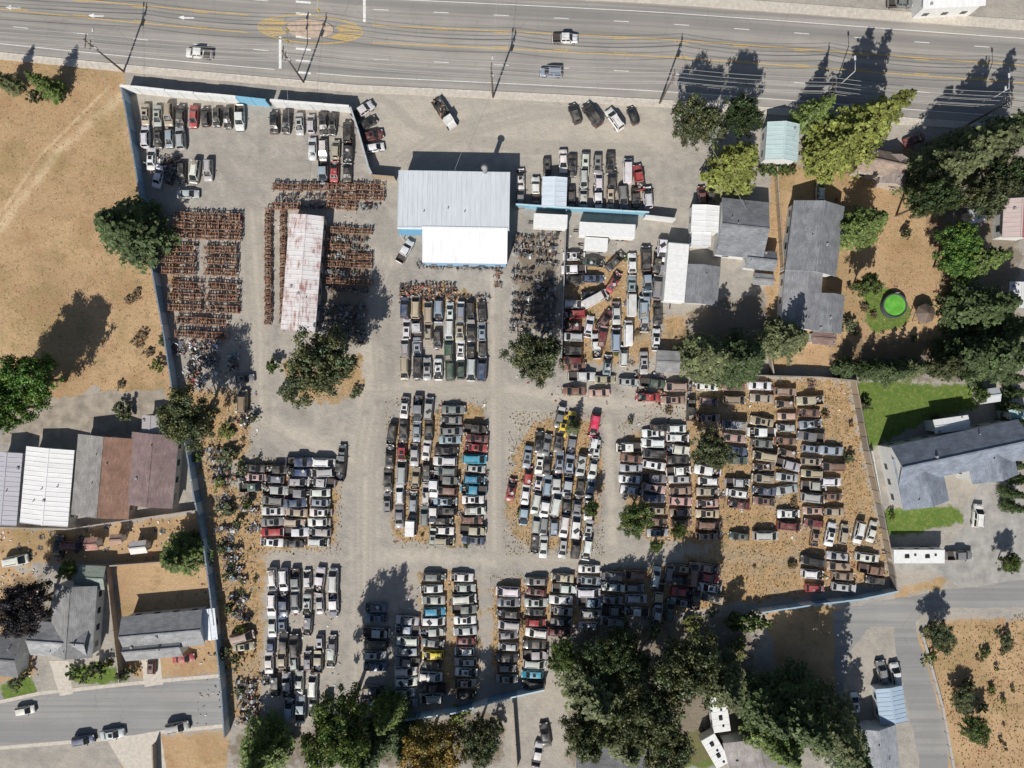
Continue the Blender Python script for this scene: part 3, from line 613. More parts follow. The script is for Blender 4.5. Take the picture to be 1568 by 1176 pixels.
# ---------------- buildings
WIN=simple('window_glass',(.03,.04,.05),.1,.1,1,.6); TRIM=simple('white_trim',(.7,.7,.68),.6,.1)
_wm={}
def wallm(c):
    if c not in _wm: _wm[c]=simple('siding',c,.8,.12,2)
    return _wm[c]
_rm={}
def roofm(kind,c):
    if kind=='sh': c=tuple(round(q*1.35,4) for q in c)
    k=(kind,c)
    if k not in _rm: _rm[k]=mk_shingle('roof_shingles',c) if kind=='sh' else (mk_metalroof('metal_roof',c,0) if kind=='mt' else mk_metalroof('rusty_metal_roof',c,1.0))
    return _rm[k]
def gable_part(par,cx,cy,wpx,lpx,ang,he,hr,axis,rm,wm,rmat2=None,over=.4,ribs=False,split=.5,vents=2,seed=1):
    r=random.Random(seed+int(cx)); k=(1-he/H)/S; w=wpx*k; l=lpx*k; x,y=P(cx,cy,he)
    if axis=='y': w,l=l,w; ang+=90
    rz=math.radians(ang); a,b=w/2,l/2; hw=a-over; hl=b-over; ry=-b+l*(1-split)
    mb=MB()
    def zroof(yy): return he+(hr-he)*(1-abs(yy-ry)/((b-ry) if yy>ry else (b+ry))) 
    zt=lambda yy: zroof(yy)-.10
    mb.quad([(-hw,-hl,0),(hw,-hl,0),(hw,-hl,zt(-hl)),(-hw,-hl,zt(-hl))]); mb.quad([(hw,hl,0),(-hw,hl,0),(-hw,hl,zt(hl)),(hw,hl,zt(hl))])
    mb.quad([(hw,-hl,0),(hw,hl,0),(hw,hl,zt(hl)),(hw,ry,zt(ry)),(hw,-hl,zt(-hl))]); mb.quad([(-hw,hl,0),(-hw,-hl,0),(-hw,-hl,zt(-hl)),(-hw,ry,zt(ry)),(-hw,hl,zt(hl))])
    put('walls',mb.mesh('walls',[wm]),(x,y,0),rz,parent=par)
    mb=MB(); th=.12
    for sgn,yy,mi in ((1,b,0),(-1,-b,1)):
        p0=(-a,ry,hr);p1=(a,ry,hr);p2=(a,yy,he);p3=(-a,yy,he)
        up=[p0,p1,p2,p3]
        if sgn>0: up=up[::-1]
        mb.quad(up,mi); dn=[(q[0],q[1],q[2]-th) for q in up]; mb.quad(dn[::-1],mi)
        mb.quad([p3,p2,(p2[0],p2[1],p2[2]-th),(p3[0],p3[1],p3[2]-th)],2)
        for pa,pb in((p1,p2),(p0,p3)): mb.quad([pa,pb,(pb[0],pb[1],pb[2]-th),(pa[0],pa[1],pa[2]-th)],2)
        if ribs:
            nn=int(w/.9)
            for i in range(nn+1):
                xx=-a+.05+(w-.1)*i/nn
                mb.quad([(xx-.03,ry,hr+.05),(xx+.03,ry,hr+.05),(xx+.03,yy,he+.05),(xx-.03,yy,he+.05)],mi)
                mb.quad([(xx-.03,ry,hr),(xx-.03,ry,hr+.05),(xx-.03,yy,he+.05),(xx-.03,yy,he)],mi); mb.quad([(xx+.03,ry,hr),(xx+.03,ry,hr+.05),(xx+.03,yy,he+.05),(xx+.03,yy,he)],mi)
    mb.box((0,ry,hr+.03),(w,.3,.07),2 if ribs else 0)
    put('roof',mb.mesh('roof',[rm,rmat2 or rm,TRIM if not ribs else rm]),(x,y,0),rz,parent=par)
    mb=MB()
    for i in range(vents):
        xx=r.uniform(-.8,.8)*a; yy=r.uniform(-.8,.8)*b; zz=zroof(yy)
        if r.random()<.5: mb.cyl((xx,yy,zz-.1),(xx,yy,zz+.45),.1,None,8,0,(.3,.3,.3))
        else: mb.box((xx,yy,zz+.12),(.5,.5,.34),0,(.3,.3,.3),None,.8)
    if vents: put('roof_vents',mb.mesh('roof_vents',[VCOL]),(x,y,0),rz,parent=par)
    mb=MB(); 
    for s_ in(-1,1):
        n=max(1,int(w/3.2))
        for i in range(n):
            xx=-hw+(i+.5)*2*hw/n; mb.box((xx,s_*(hl+.02),1.5),(1.2,.05,1.0),0); mb.box((xx,s_*(hl+.012),.96),(1.4,.09,.08),1)
    put('windows',mb.mesh('windows',[WIN,TRIM]),(x,y,0),rz,parent=par)
    mb=MB(); mb.box((hw+.03,0,1.05),(.06,1.0,2.1),0); mb.box((hw+.045,.35,1.05),(.08,.06,.06),1); put('door',mb.mesh('door',[TRIM,DARK]),(x,y,0),rz,parent=par)
def house(name,parts,**k):
    e=empty(name)
    for p in parts: gable_part(e,*p,**k)
    return e
g1=(.16,.165,.175); g2=(.20,.20,.20); br=(.17,.12,.105)
W1=wallm((.62,.62,.6));W2=wallm((.42,.36,.3));W3=wallm((.25,.4,.55))
e=empty('metal_warehouse')
gable_part(e,695,307,171,90,-1,5.5,6.0,'x',roofm('mt',(.60,.64,.67)),W3,over=.25,ribs=True,split=.98,vents=3)  # shade of the pitch facing away from the sun is in this grey
gable_part(e,712,376,130,54,-1,5.3,6.05,'x',roofm('mt',(.80,.80,.80)),W3,over=.25,ribs=True,split=.02,vents=0)
x,y=P(628,355,4.8); mb=MB(); mb.box((x,y,4.6),(4.4,1.2,.12),0,(.15,.35,.5)); mb.box((x-2,y-.5,2.3),(.15,.15,4.6),0,(.6,.6,.6)); put('canopy',mb.mesh('canopy',[VCOL]),parent=e)
x,y=P(743,262,5.8); mb=MB(); mb.cyl((x,y,5.2),(x,y,8.2),.45,None,12,0,(.25,.25,.27)); mb.cyl((x,y,8.3),(x,y,8.6),.75,.1,12,0,(.3,.3,.3)); mb.box((x,y,8.25),(1.1,1.1,.08),0,(.2,.2,.2)); put('chimney',mb.mesh('chimney',[VCOL]),parent=e)
house('rusty_roof_shed',[(463,418,53,178,-4.5,3.4,4.0,'y',roofm('ru',(.70,.67,.66)),W2)],over=.2,ribs=True,vents=3)
house('blue_roof_shed',[(849,294,38,46,-2,3,3.4,'y',roofm('mt',(.60,.67,.74)),W1)],over=.15,ribs=True,vents=0)
house('white_storage_shed',[(1080,335,42,42,-3,3.2,3.6,'y',roofm('mt',(.75,.75,.74)),W1),(1074,366,30,22,-3,2.8,3.1,'y',roofm('mt',(.70,.70,.70)),W1)],over=.15,ribs=True,vents=0)
house('teal_roof_house',[(1198,217,50,58,-4,4.2,5.2,'y',roofm('mt',(.48,.60,.60)),W1)],over=.3,ribs=True,vents=1)
house('gray_roof_house',[(1137,350,72,88,-6,4,6,'x',roofm('sh',g1),W1),(1165,398,46,30,-6,3.4,4.4,'x',roofm('sh',g1),W1)])
house('gray_roof_garage',[(1073,436,56,60,-5,3,4,'y',roofm('sh',g1),W1)],vents=1)
house('long_gray_roof_house',[(1248,365,78,108,-7,4,6.2,'y',roofm('sh',g1),W1),(1228,460,58,90,-4,3.8,5.5,'y',roofm('sh',(.19,.19,.2)),W1),(1270,480,42,60,-5,3.4,4.6,'y',roofm('sh',g1),W1),(1262,518,36,20,-5,2.8,3.1,'x',roofm('sh',br),W1)])
house('brown_roof_house',[(1348,250,70,40,-12,3.6,5.2,'x',roofm('sh',(.22,.17,.14)),W2),(1370,262,40,46,-12,3.4,4.8,'y',roofm('sh',(.24,.2,.18)),W2)])
house('small_gray_shed',[(1023,554,36,34,-3,2.5,2.9,'x',roofm('sh',(.2,.2,.2)),W2)],vents=0)
house('white_two_storey_house',[(1468,693,200,62,12,5.6,8.2,'x',roofm('sh',(.155,.175,.21)),W1),(1410,735,72,80,12,5.2,7,'y',roofm('sh',(.17,.19,.225)),W1),(1518,705,72,60,12,5.2,7.2,'y',roofm('sh',(.17,.19,.225)),W1),(1457,650,54,22,8,3.6,3.9,'x',roofm('mt',(.78,.78,.77)),W1)],seed=4)
house('teal_trim_house',[(1566,655,30,62,12,4,5,'y',roofm('mt',(.30,.45,.45)),W1)],vents=0)
house('mobile_home',[(72,745,74,118,-5,3.2,3.7,'y',roofm('mt',(.76,.75,.74)),W1)],ribs=True,vents=4)
house('mobile_home',[(8,748,44,112,-5,3.2,3.7,'y',roofm('mt',(.46,.45,.48)),W1)],ribs=True,vents=2)
house('brown_roof_mobile_home',[(158,730,88,124,-5,3.2,4.4,'y',roofm('sh',(.205,.195,.185)),W2)],rmat2=roofm('sh',(.19,.115,.085)),vents=3)
house('brown_roof_mobile_home',[(233,720,72,112,-5,3.2,4.2,'y',roofm('sh',(.17,.125,.12)),W2),(230,655,26,38,-3,2.8,3.1,'y',roofm('mt',(.38,.35,.35)),W2)],vents=2)
house('gray_roof_house',[(112,950,66,110,-4,3.4,5.2,'y',roofm('sh',g2),W1),(92,980,88,52,-4,3.4,5,'x',roofm('sh',(.23,.23,.235)),W1)])
house('gray_roof_house',[(250,966,124,54,5,3.4,5,'x',roofm('sh',(.20,.20,.205)),W1),(235,992,88,34,5,3.2,4.4,'x',roofm('sh',g2),W1)])
house('white_roof_shed',[(321,956,20,48,6,2.6,2.8,'y',roofm('mt',(.74,.77,.8)),W1)],vents=0)
house('gray_roof_house',[(5,1006,50,60,-4,3.4,4.8,'x',roofm('sh',(.14,.14,.145)),W1)]); house('garden_shed',[(138,884,46,36,-3,2.5,3.2,'x',roofm('sh',(.2,.23,.2)),W2)],vents=0)
house('garden_shed',[(212,838,26,20,6,2.2,2.8,'x',roofm('mt',(.55,.5,.47)),W2)],vents=0); house('garden_shed',[(140,833,20,20,4,2.2,2.7,'x',roofm('sh',(.28,.16,.13)),W2)],vents=0); house('garden_shed',[(178,826,18,16,4,2.2,2.7,'x',roofm('sh',(.3,.2,.16)),W2)],vents=0)
house('gray_roof_house',[(935,1175,108,66,-2,3.4,5,'x',roofm('sh',(.2,.2,.2)),W1)]); house('gray_roof_house',[(1165,1165,100,80,14,3.4,5,'y',roofm('sh',(.24,.22,.21)),W1)])
house('gray_roof_house',[(1342,1150,66,74,5,3.4,5,'y',roofm('sh',(.24,.25,.27)),W1)]); house('carport',[(1365,1080,42,56,8,2.8,3.2,'y',roofm('mt',(.36,.46,.56)),W1)],ribs=True,vents=0)
house('red_roof_house',[(1558,335,44,60,-3,3.4,4.6,'y',roofm('mt',(.55,.45,.43)),W1)],rmat2=roofm('mt',(.42,.16,.15)),ribs=True); house('white_roof_shed',[(1562,452,34,40,-3,3,3.5,'y',roofm('mt',(.65,.65,.64)),W1)],vents=1)
house('garden_shed',[(1515,606,32,22,8,2.4,2.9,'x',roofm('mt',(.5,.52,.53)),W1)],vents=0); house('commercial_building',[(1460,-12,96,46,3,4.5,5,'x',roofm('mt',(.75,.75,.74)),W1)],ribs=True,vents=2)
house('small_shed',[(1495,330,24,22,10,2.4,2.9,'x',roofm('mt',(.6,.6,.6)),W1)],vents=0); house('garden_shed',[(1170,428,30,18,-5,2.2,2.5,'x',roofm('sh',(.2,.2,.2)),W1)],vents=0)
TW=simple('trailer_white',(.74,.74,.72),.45,.1)
def trailer(name,cx,cy,lpx,wpx,ang,h=3.2,ac=False):
    mb=MB(); k=(1-h/H)/S; l=lpx*k;w=wpx*k; x,y=P(cx,cy,h)
    mb.box((0,0,h/2+.35),(l-.1,w-.1,h-.7),0); mb.box((0,0,h+.03),(l,w,.08),0,(1,1,1),None,.97); mb.box((0,0,.55),(l*.96,w*.5,.2),1)
    n=int(l/1.2)
    for i in range(1,n): mb.box((-l/2+l*i/n,0,h+.085),(.05,w*.96,.03),0)
    for sx in(-.32,-.22):
        for s_ in(-1,1): mb.cyl((l*sx*-1,s_*(w/2-.28),.4),(l*sx*-1,s_*(w/2),.4),.4,None,12,1)
    mb.box((-l/2-.5,0,.5),(1.0,.2,.12),1); mb.box((l/2-.02,0,1.7),(.05,w*.8,2.1),0)
    if ac:
        for sx in(-.25,0.15): mb.box((l*sx,0,h+.2),(.9,.7,.25),1,(1,1,1),None,.8); mb.box((l*sx+1.6,.3,h+.13),(.4,.4,.12),2)
    for s_ in(-1,1):
        for i in range(3): 
            if ac: mb.box((-l*.3+i*l*.3,s_*(w/2-.03),2.0),(.9,.06,.6),2)
    put(name,mb.mesh(name,[TW,DARK,WIN]),(x,y,0),math.radians(ang))
trailer('box_trailer',843,338,52,21,-3); trailer('box_trailer',930,352,86,21,-3); trailer('box_trailer',913,373,36,19,-4,3); trailer('semi_trailer',1036,417,90,32,85,3.8)
trailer('travel_trailer',1408,852,78,21,0,3,True); trailer('travel_trailer',1102,1090,62,26,-82,3,True); trailer('travel_trailer',1096,1150,50,24,-60,3,True); trailer('box_trailer',627,810,24,14,88,2.2)
mb=MB(); mb.box((-1.6,0,1.0),(4.2,2.2,.12),3,(.06,.055,.05)); mb.box((-1.6,0,.7),(4.6,.8,.4),2)
for s_ in(-1,1): mb.box((-1.6,s_*1.1,1.12),(4.3,.1,.2),3,(.15,.14,.12))
for i in range(14): mb.box((R.uniform(-3.2,0),R.uniform(-.8,.8),1.25),(R.uniform(.3,.9),R.uniform(.2,.6),.35),3,R.choice(BLK+RUST),Matrix.Rotation(R.uniform(0,3),3,'Z'))
mb.box((1.5,0,1.35),(1.5,2.0,1.6),0,(1,1,1),None,.86); mb.box((2.7,0,1.0),(1.3,1.85,.8),0,(1,1,1),None,.92); mb.quad([(2.06,-.75,1.5),(2.06,.75,1.5),(1.98,.7,2.1),(1.98,-.7,2.1)],1); mb.box((.62,0,1.6),(.1,2.0,1.3),2)
for wx in (-2.6,-.9,2.6):
    for s_ in(-1,1): mb.cyl((wx,s_*.8,.45),(wx,s_*1.1,.45),.45,None,12,2)
put('flatbed_truck',mb.mesh('flatbed_truck',[PAINT,GLASS,DARK,VCOL]),(*P(682,178),0),math.radians(-57),.95,PAL['w'])
x,y=P(1370,468,1); e=empty('swimming_pool',(x,y,0)); mb=MB(); mb.ring((0,0,.6),Matrix.Identity(3),2.45,2.2,1.2,0,(.06,.07,.08),32); put('pool_wall',mb.mesh('pool_wall',[VCOL]),parent=e)
m,nt,b,o=newmat('pool_water'); g=G(nt); g.setin(b.inputs['Base Color'],g.mix(g.rng(g.noise(.9,3,g.pos()),.35,.65),(.10,.34,.04),(.16,.46,.07))); b.inputs['Roughness'].default_value=.15
mb=MB(); mb.quad([(2.21*math.cos(i*math.pi/16),2.21*math.sin(i*math.pi/16),.95) for i in range(32)]); put('water',mb.mesh('water',[m]),parent=e)
mb=MB()
for s_ in(-.3,.3): mb.box((s_+.3,2.5,.9),(.06,.06,1.8),0,(.5,.5,.5))
for z in(.3,.7,1.1,1.5): mb.box((.3,2.5,z),(.6,.1,.05),0,(.5,.5,.5))
put('ladder',mb.mesh('ladder',[VCOL]),parent=e)
x,y=P(1418,480,2.5); e=empty('gazebo',(x,y,0)); mb=MB()
for i in range(8):
    a0=i*math.pi/4;a1=a0+math.pi/4; mb.quad([(2*math.cos(a0),2*math.sin(a0),2.3),(2*math.cos(a1),2*math.sin(a1),2.3),(0,0,3.4)],0,(.14,.10,.08)); mb.cyl((1.8*math.cos(a0),1.8*math.sin(a0),0),(1.8*math.cos(a0),1.8*math.sin(a0),2.35),.07,None,6,0,(.3,.25,.2))
put('roof',mb.mesh('roof',[VCOL]),parent=e)

# ---------------- fences
def fence(name,pts,h,col,topcol=None,th=.10,panel=2.4,var=0):
    mb=MB()
    for (a,b) in zip(pts[:-1],pts[1:]):
        x0,y0=P(*a);x1,y1=P(*b); d=Vector((x1-x0,y1-y0,0)); Ln=d.length; n=max(1,int(Ln/panel)); an=math.atan2(d.y,d.x); M=Matrix.Rotation(an,3,'Z')
        for i in range(n):
            c=Vector((x0,y0,0))+d*((i+.5)/n); f=1+R.uniform(-var,var); cc=tuple(q*f for q in (R.choice(col) if isinstance(col,list) else col)); hh=h*(1+R.uniform(-.03,.03)*(var>0))
            mb.box((c.x,c.y,hh/2),(Ln/n-.02,th,hh),0,cc,M); p=Vector((x0,y0,0))+d*(i/n); mb.box((p.x,p.y,h/2+.05),(.14,.14+th,h+.1),0,cc,M)
            mb.box((c.x,c.y,hh+.03),(Ln/n-.02,th+.16,.05),0,topcol or cc,M)
    put(name,mb.mesh(name,[VCOL]))
BLU=[(.34,.46,.56),(.40,.50,.57),(.22,.34,.46),(.55,.6,.61),(.16,.26,.36)]
fence('metal_fence',[(197,141),(285,150),(370,158)],3.0,(.62,.63,.62),(.74,.74,.72),.3,var=.05); fence('blue_fence',[(370,158),(415,163)],3.0,(.18,.4,.55),(.2,.45,.6),.3); fence('metal_fence',[(422,163),(540,172)],3.0,(.6,.61,.6),(.74,.74,.72),.3,var=.05)
fence('metal_fence',[(541,172),(552,205),(568,262),(573,272)],2.6,(.3,.33,.36),(.42,.44,.45),.2); fence('wooden_gate',[(573,274),(607,277)],2.6,(.35,.28,.2))
fence('metal_fence',[(197,141),(212,225),(224,300),(240,400),(262,520),(272,590),(290,660),(305,750),(322,840),(336,950),(347,1050),(352,1120)],2.6,BLU,(.15,.19,.24),.12,var=.15)
fence('blue_fence',[(790,318),(870,323),(990,330)],2.6,(.2,.42,.55),(.45,.62,.68),.15,var=.1); fence('white_fence',[(985,335),(1030,340)],2.4,(.62,.62,.6),None,.3)
fence('wooden_fence',[(1050,572),(1250,578),(1302,583),(1322,690),(1345,790),(1362,880),(1364,900)],2.3,[(.3,.24,.18),(.36,.3,.24),(.25,.22,.19)],None,.08,var=.2)
fence('blue_fence',[(1364,900),(1310,912),(1240,920),(1160,932)],2.4,BLU,(.3,.42,.52),.12,var=.1); fence('blue_fence',[(832,1048),(770,1062),(700,1082),(608,1096)],2.6,BLU,(.42,.55,.6),.12,var=.1)
fence('chain_link_fence',[(866,325),(858,560)],2.2,(.3,.3,.3),None,.04); 
fence('wooden_fence',[(170,862),(190,1040)],1.8,(.32,.27,.22),None,.06,var=.15); fence('wooden_fence',[(150,865),(325,852)],1.8,(.36,.3,.24),None,.06,var=.15); fence('wooden_fence',[(1180,575),(1175,540)],1.8,(.36,.3,.24))
fence('wooden_fence',[(0,805),(110,808),(300,780)],1.6,(.34,.3,.26),None,.06,var=.15); fence('wooden_fence',[(1330,690),(1350,800),(1358,850)],1.5,(.6,.6,.58),None,.05); fence('wooden_fence',[(1185,260),(1205,560)],1.8,(.35,.28,.2),None,.05,var=.1)
fence('wooden_fence',[(240,1135),(250,1400)],1.8,(.32,.27,.22)); fence('wooden_fence',[(785,1070),(792,1176)],1.8,(.32,.27,.22)); fence('stone_wall',[(1408,965),(1440,1080),(1462,1200)],.8,(.4,.38,.35),None,.3)

# ---------------- utility poles and wires
def pole(px,py,h=13,lamp=None):
    x,y=P(px,py); mb=MB(); mb.cyl((0,0,0),(0,0,h),.2,.13,10,0,(.12,.09,.07))
    mb.box((0,0,h-.6),(.14,2.6,.14),0,(.12,.09,.07)); mb.box((0,0,h-2),(.12,1.8,.12),0,(.12,.09,.07))
    for s_ in(-1.2,-.4,.4,1.2): mb.cyl((0,s_,h-.53),(0,s_,h-.25),.06,None,6,0,(.4,.4,.4))
    mb.cyl((.35,0,h-3.6),(.35,0,h-2.6),.25,None,10,0,(.4,.4,.4))
    if lamp: 
        mb.cyl((0,0,h-3),(0,lamp,h-2.4),.06,None,6,0,(.5,.5,.5)); mb.box((0,lamp,h-2.4),(.3,.8,.15),0,(.6,.6,.6),None,.7)
    put('utility_pole',mb.mesh('utility_pole',[VCOL]),(x,y,0),math.radians(-4)); return (x,y,h)
pp=[(-420,60),(190,110),(465,126),(755,149),(1010,158),(1235,172),(1480,192),(2000,235)]
pl=[pole(*p,lamp=3.0 if i in(1,3,6) else None) for i,p in enumerate(pp)]
mb=MB()
for a,b in zip(pl[:-1],pl[1:]):
    for off,dz in ((-1.2,-.3),(-.4,-.3),(.4,-.3),(1.2,-.3),(-.6,-2),(.6,-2),(0,-4)):
        N=14; prev=None
        for i in range(N+1):
            t=i/N; q=(a[0]+(b[0]-a[0])*t,a[1]+(b[1]-a[1])*t+off,a[2]+dz-4*t*(1-t)*.9)
            if prev: mb.cyl(prev,q,.028,None,4,0,(.5,.48,.45),cap=False)
            prev=q
for a,b in ((pl[3],(*P(700,275),6)),(pl[2],(*P(460,340),4)),(pl[5],(*P(1198,230),5)),(pl[1],(*P(215,240),3)),(pl[4],(*P(1130,330),5)),(pl[3],(*P(770,-40),12))): mb.cyl((a[0],a[1],a[2]-2),b,.025,None,4,0,(.4,.4,.4),cap=False)
put('power_lines',mb.mesh('power_lines',[VCOL]))
def signal(px,py,ang):
    x,y=P(px,py); mb=MB(); mb.cyl((0,0,0),(0,0,6),.12,.09,8,0,(.35,.35,.35)); mb.cyl((0,0,5.8),(6,0,6.3),.09,.06,8,0,(.35,.35,.35))
    for k in(3.5,5.6): mb.box((k,0,5.9),(.3,.3,.9),0,(.5,.38,.05))
    put('traffic_signal',mb.mesh('traffic_signal',[VCOL]),(x,y,0),ang)
signal(455,112,math.pi/2); signal(500,-3,-math.pi/2)
mb=MB()
mb.cyl((0,0,0),(0,0,9),.12,.08,8,0,(.45,.45,.45)); mb.cyl((0,0,9),(1.6,1.2,9.3),.06,.05,6,0,(.45,.45,.45)); mb.box((1.9,1.4,9.3),(.9,.35,.15),0,(.6,.6,.6),Matrix.Rotation(.6,3,'Z'),.7)
lampm=mb.mesh('street_lamp',[VCOL])
for p_ in ((1275,140),(1495,165)): put('street_lamp',lampm,(*P(*p_),0),1)

# ---------------- trees
def quads_mesh(name,V,C,M,mats):
    n=len(V); me=bpy.data.meshes.new(name); me.vertices.add(n*4); me.vertices.foreach_set('co',V.reshape(-1).astype(np.float32))
    me.loops.add(n*4); me.loops.foreach_set('vertex_index',np.arange(n*4,dtype=np.int32)); me.polygons.add(n); me.polygons.foreach_set('loop_start',np.arange(0,n*4,4,dtype=np.int32))
    me.update(); 
    for m in mats: me.materials.append(m)
    me.polygons.foreach_set('material_index',M.astype(np.int32))
    a=me.color_attributes.new('Col','FLOAT_COLOR','POINT'); c=np.repeat(np.concatenate([C,np.ones((n,1))],1),4,0); a.data.foreach_set('color',c.ravel().astype(np.float32)); me.update(); return me
def limb(a,b,r0,r1,k=6):
    a=Vector(a);b=Vector(b); d=(b-a).normalized(); u=d.orthogonal().normalized(); w=d.cross(u); out=[]
    for i in range(k):
        t0=2*math.pi*i/k;t1=2*math.pi*(i+1)/k; f=lambda t:u*math.cos(t)+w*math.sin(t)
        out.append([a+f(t0)*r0,a+f(t1)*r0,b+f(t1)*r1,b+f(t0)*r1])
    return [[tuple(p) for p in q] for q in out]
def leafquads(cen,nrm,size,rg):
    n=len(cen); nrm=nrm/np.linalg.norm(nrm,axis=1,keepdims=True); t=rg.normal(size=(n,3)); t-=nrm*np.sum(t*nrm,1,keepdims=True); t/=np.linalg.norm(t,axis=1,keepdims=True); b=np.cross(nrm,t)
    s=size[:,None]; t=t*s; b=b*s*rg.uniform(.55,.9,(n,1))
    return np.stack([cen-t-b*.6,cen+t*.3-b,cen+t+b*.5,cen-t*.4+b],1)
def broad(seed,Rr=6.0,Hh=11.0,nl=17000,squash=.62,ls=.18,K=190):
    rg=np.random.default_rng(seed); r=random.Random(seed); zc=Hh-Rr*squash
    d=rg.normal(size=(K,3)); d/=np.linalg.norm(d,axis=1,keepdims=True); d[:,2]=np.where(d[:,2]<-.35,-d[:,2],d[:,2])
    ph=rg.uniform(0,6.28,4); az=np.arctan2(d[:,1],d[:,0]); lump=1+.12*np.sin(2*az+ph[0])+.12*np.sin(3*az+ph[1])+.10*np.sin(6*az+ph[2])
    rr=rg.uniform(.2,1.0,K)**.6*lump; cc=d*rr[:,None]*Rr*.95; cc[:,2]*=squash; cc[:,2]+=zc
    cr=rg.uniform(.06,.17,K)*Rr; cb=rg.uniform(.6,1.4,K); hue=rg.uniform(-.14,.14,K)
    wgt=cr**2; idx=rg.choice(K,nl,p=wgt/wgt.sum()); o=rg.normal(size=(nl,3)); o/=np.linalg.norm(o,axis=1,keepdims=True); rad=rg.uniform(.2,1.35,nl)
    pos=cc[idx]+o*(cr[idx]*rad)[:,None]*np.array([1,1,.7]); nr=o*.7+rg.normal(size=(nl,3))*.6+np.array([0,0,.5])
    sz=rg.uniform(.6,1.3,nl)*ls; V=leafquads(pos,nr,sz,rg)
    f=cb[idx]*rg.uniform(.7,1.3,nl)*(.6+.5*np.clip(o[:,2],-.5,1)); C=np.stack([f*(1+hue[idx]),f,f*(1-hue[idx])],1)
    lim=limb((0,0,0),(0,0,zc*.6),.035*Hh,.025*Hh,8)+limb((0,0,zc*.6),(.2,.1,zc+.3*Rr),.025*Hh,.1)
    for i in range(22):
        c=cc[i]; lim+=limb((0,0,r.uniform(.4,.75)*zc),tuple(c),.012*Hh,.03)
    LV=np.array(lim); V=np.concatenate([V,LV]); C=np.concatenate([C,np.ones((len(LV),3))]); M=np.concatenate([np.zeros(nl),np.ones(len(LV))])
    return quads_mesh('broadleaf',V,C,M,[LEAF,BARK])
def conifer(seed,Rr=4.5,Hh=20.0,dens=1.0):
    rg=np.random.default_rng(seed); r=random.Random(seed); P_=[];N_=[];F_=[];lim=limb((0,0,0),(0,0,Hh*.97),.018*Hh,.03,8); z=Hh*.10
    while z<Hh*.985:
        t=(z-Hh*.10)/(Hh*.9); rad=Rr*(1-t)**.8*(1 if t>.08 else .8); nb=max(5,int(11*(1-t)+4))
        for k in range(nb):
            a=r.uniform(0,6.283); Lb=rad*r.uniform(.5,1.2)+.25; br=r.uniform(.6,1.4); dr=r.uniform(.05,.3)
            ux,uy=math.cos(a),math.sin(a); e=(ux*Lb,uy*Lb,z-Lb*dr)
            if k%2==0: lim+=limb((0,0,z),e,.05,.015,3)
            n=int((6+Lb*10)*dens); s=rg.uniform(.12,1,n)**.8; wd=rg.normal(0,.14,n)*Lb*(1.05-s*.6)
            px=ux*s*Lb-uy*wd; py=uy*s*Lb+ux*wd; pz=z-s*s*Lb*dr-np.abs(wd)*.35+rg.normal(0,.07,n)
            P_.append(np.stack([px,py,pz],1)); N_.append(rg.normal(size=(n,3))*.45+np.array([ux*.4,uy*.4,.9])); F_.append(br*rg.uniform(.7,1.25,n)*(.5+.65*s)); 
        z+=Hh*.026*r.uniform(.8,1.2)
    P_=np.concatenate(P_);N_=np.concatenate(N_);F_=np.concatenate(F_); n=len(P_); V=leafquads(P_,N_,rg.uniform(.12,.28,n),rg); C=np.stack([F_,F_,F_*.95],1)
    LV=np.array(lim); return quads_mesh('conifer',np.concatenate([V,LV]),np.concatenate([C,np.ones((len(LV),3))]),np.concatenate([np.zeros(n),np.ones(len(LV))]),[LEAF,BARK])
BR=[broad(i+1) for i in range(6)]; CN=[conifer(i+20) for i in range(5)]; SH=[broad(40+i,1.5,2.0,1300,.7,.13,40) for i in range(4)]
def tree(px,py,r,h,kind='b',tint=(.07,.11,.03),name=None):
    R0=r/S
    if kind=='b':
        hm=h-R0*.6; x,y=P(px,py,hm*.85); me=R.choice(BR); sc=(R0/6.2*(1-hm/H),)*2+(h/11,); nm=name or 'broadleaf_tree'
    elif kind=='c':
        x,y=P(px,py,h*.45); me=R.choice(CN); sc=(R0/4.5,)*2+(h/20,); nm=name or 'conifer_tree'
    else:
        x,y=P(px,py,1); me=R.choice(SH); sc=(R0/1.5*R.uniform(.85,1.2),R0/1.5*R.uniform(.7,1.1),h/2); nm=name or 'shrub'
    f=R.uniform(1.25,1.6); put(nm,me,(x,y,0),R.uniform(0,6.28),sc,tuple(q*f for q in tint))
DG=(.06,.085,.036); LG=(.10,.135,.042); YG=(.15,.165,.045); BG=(.095,.17,.04); OLV=(.105,.12,.06); AUT=(.22,.16,.05); PUR=(.03,.025,.03); BRN=(.20,.14,.08)
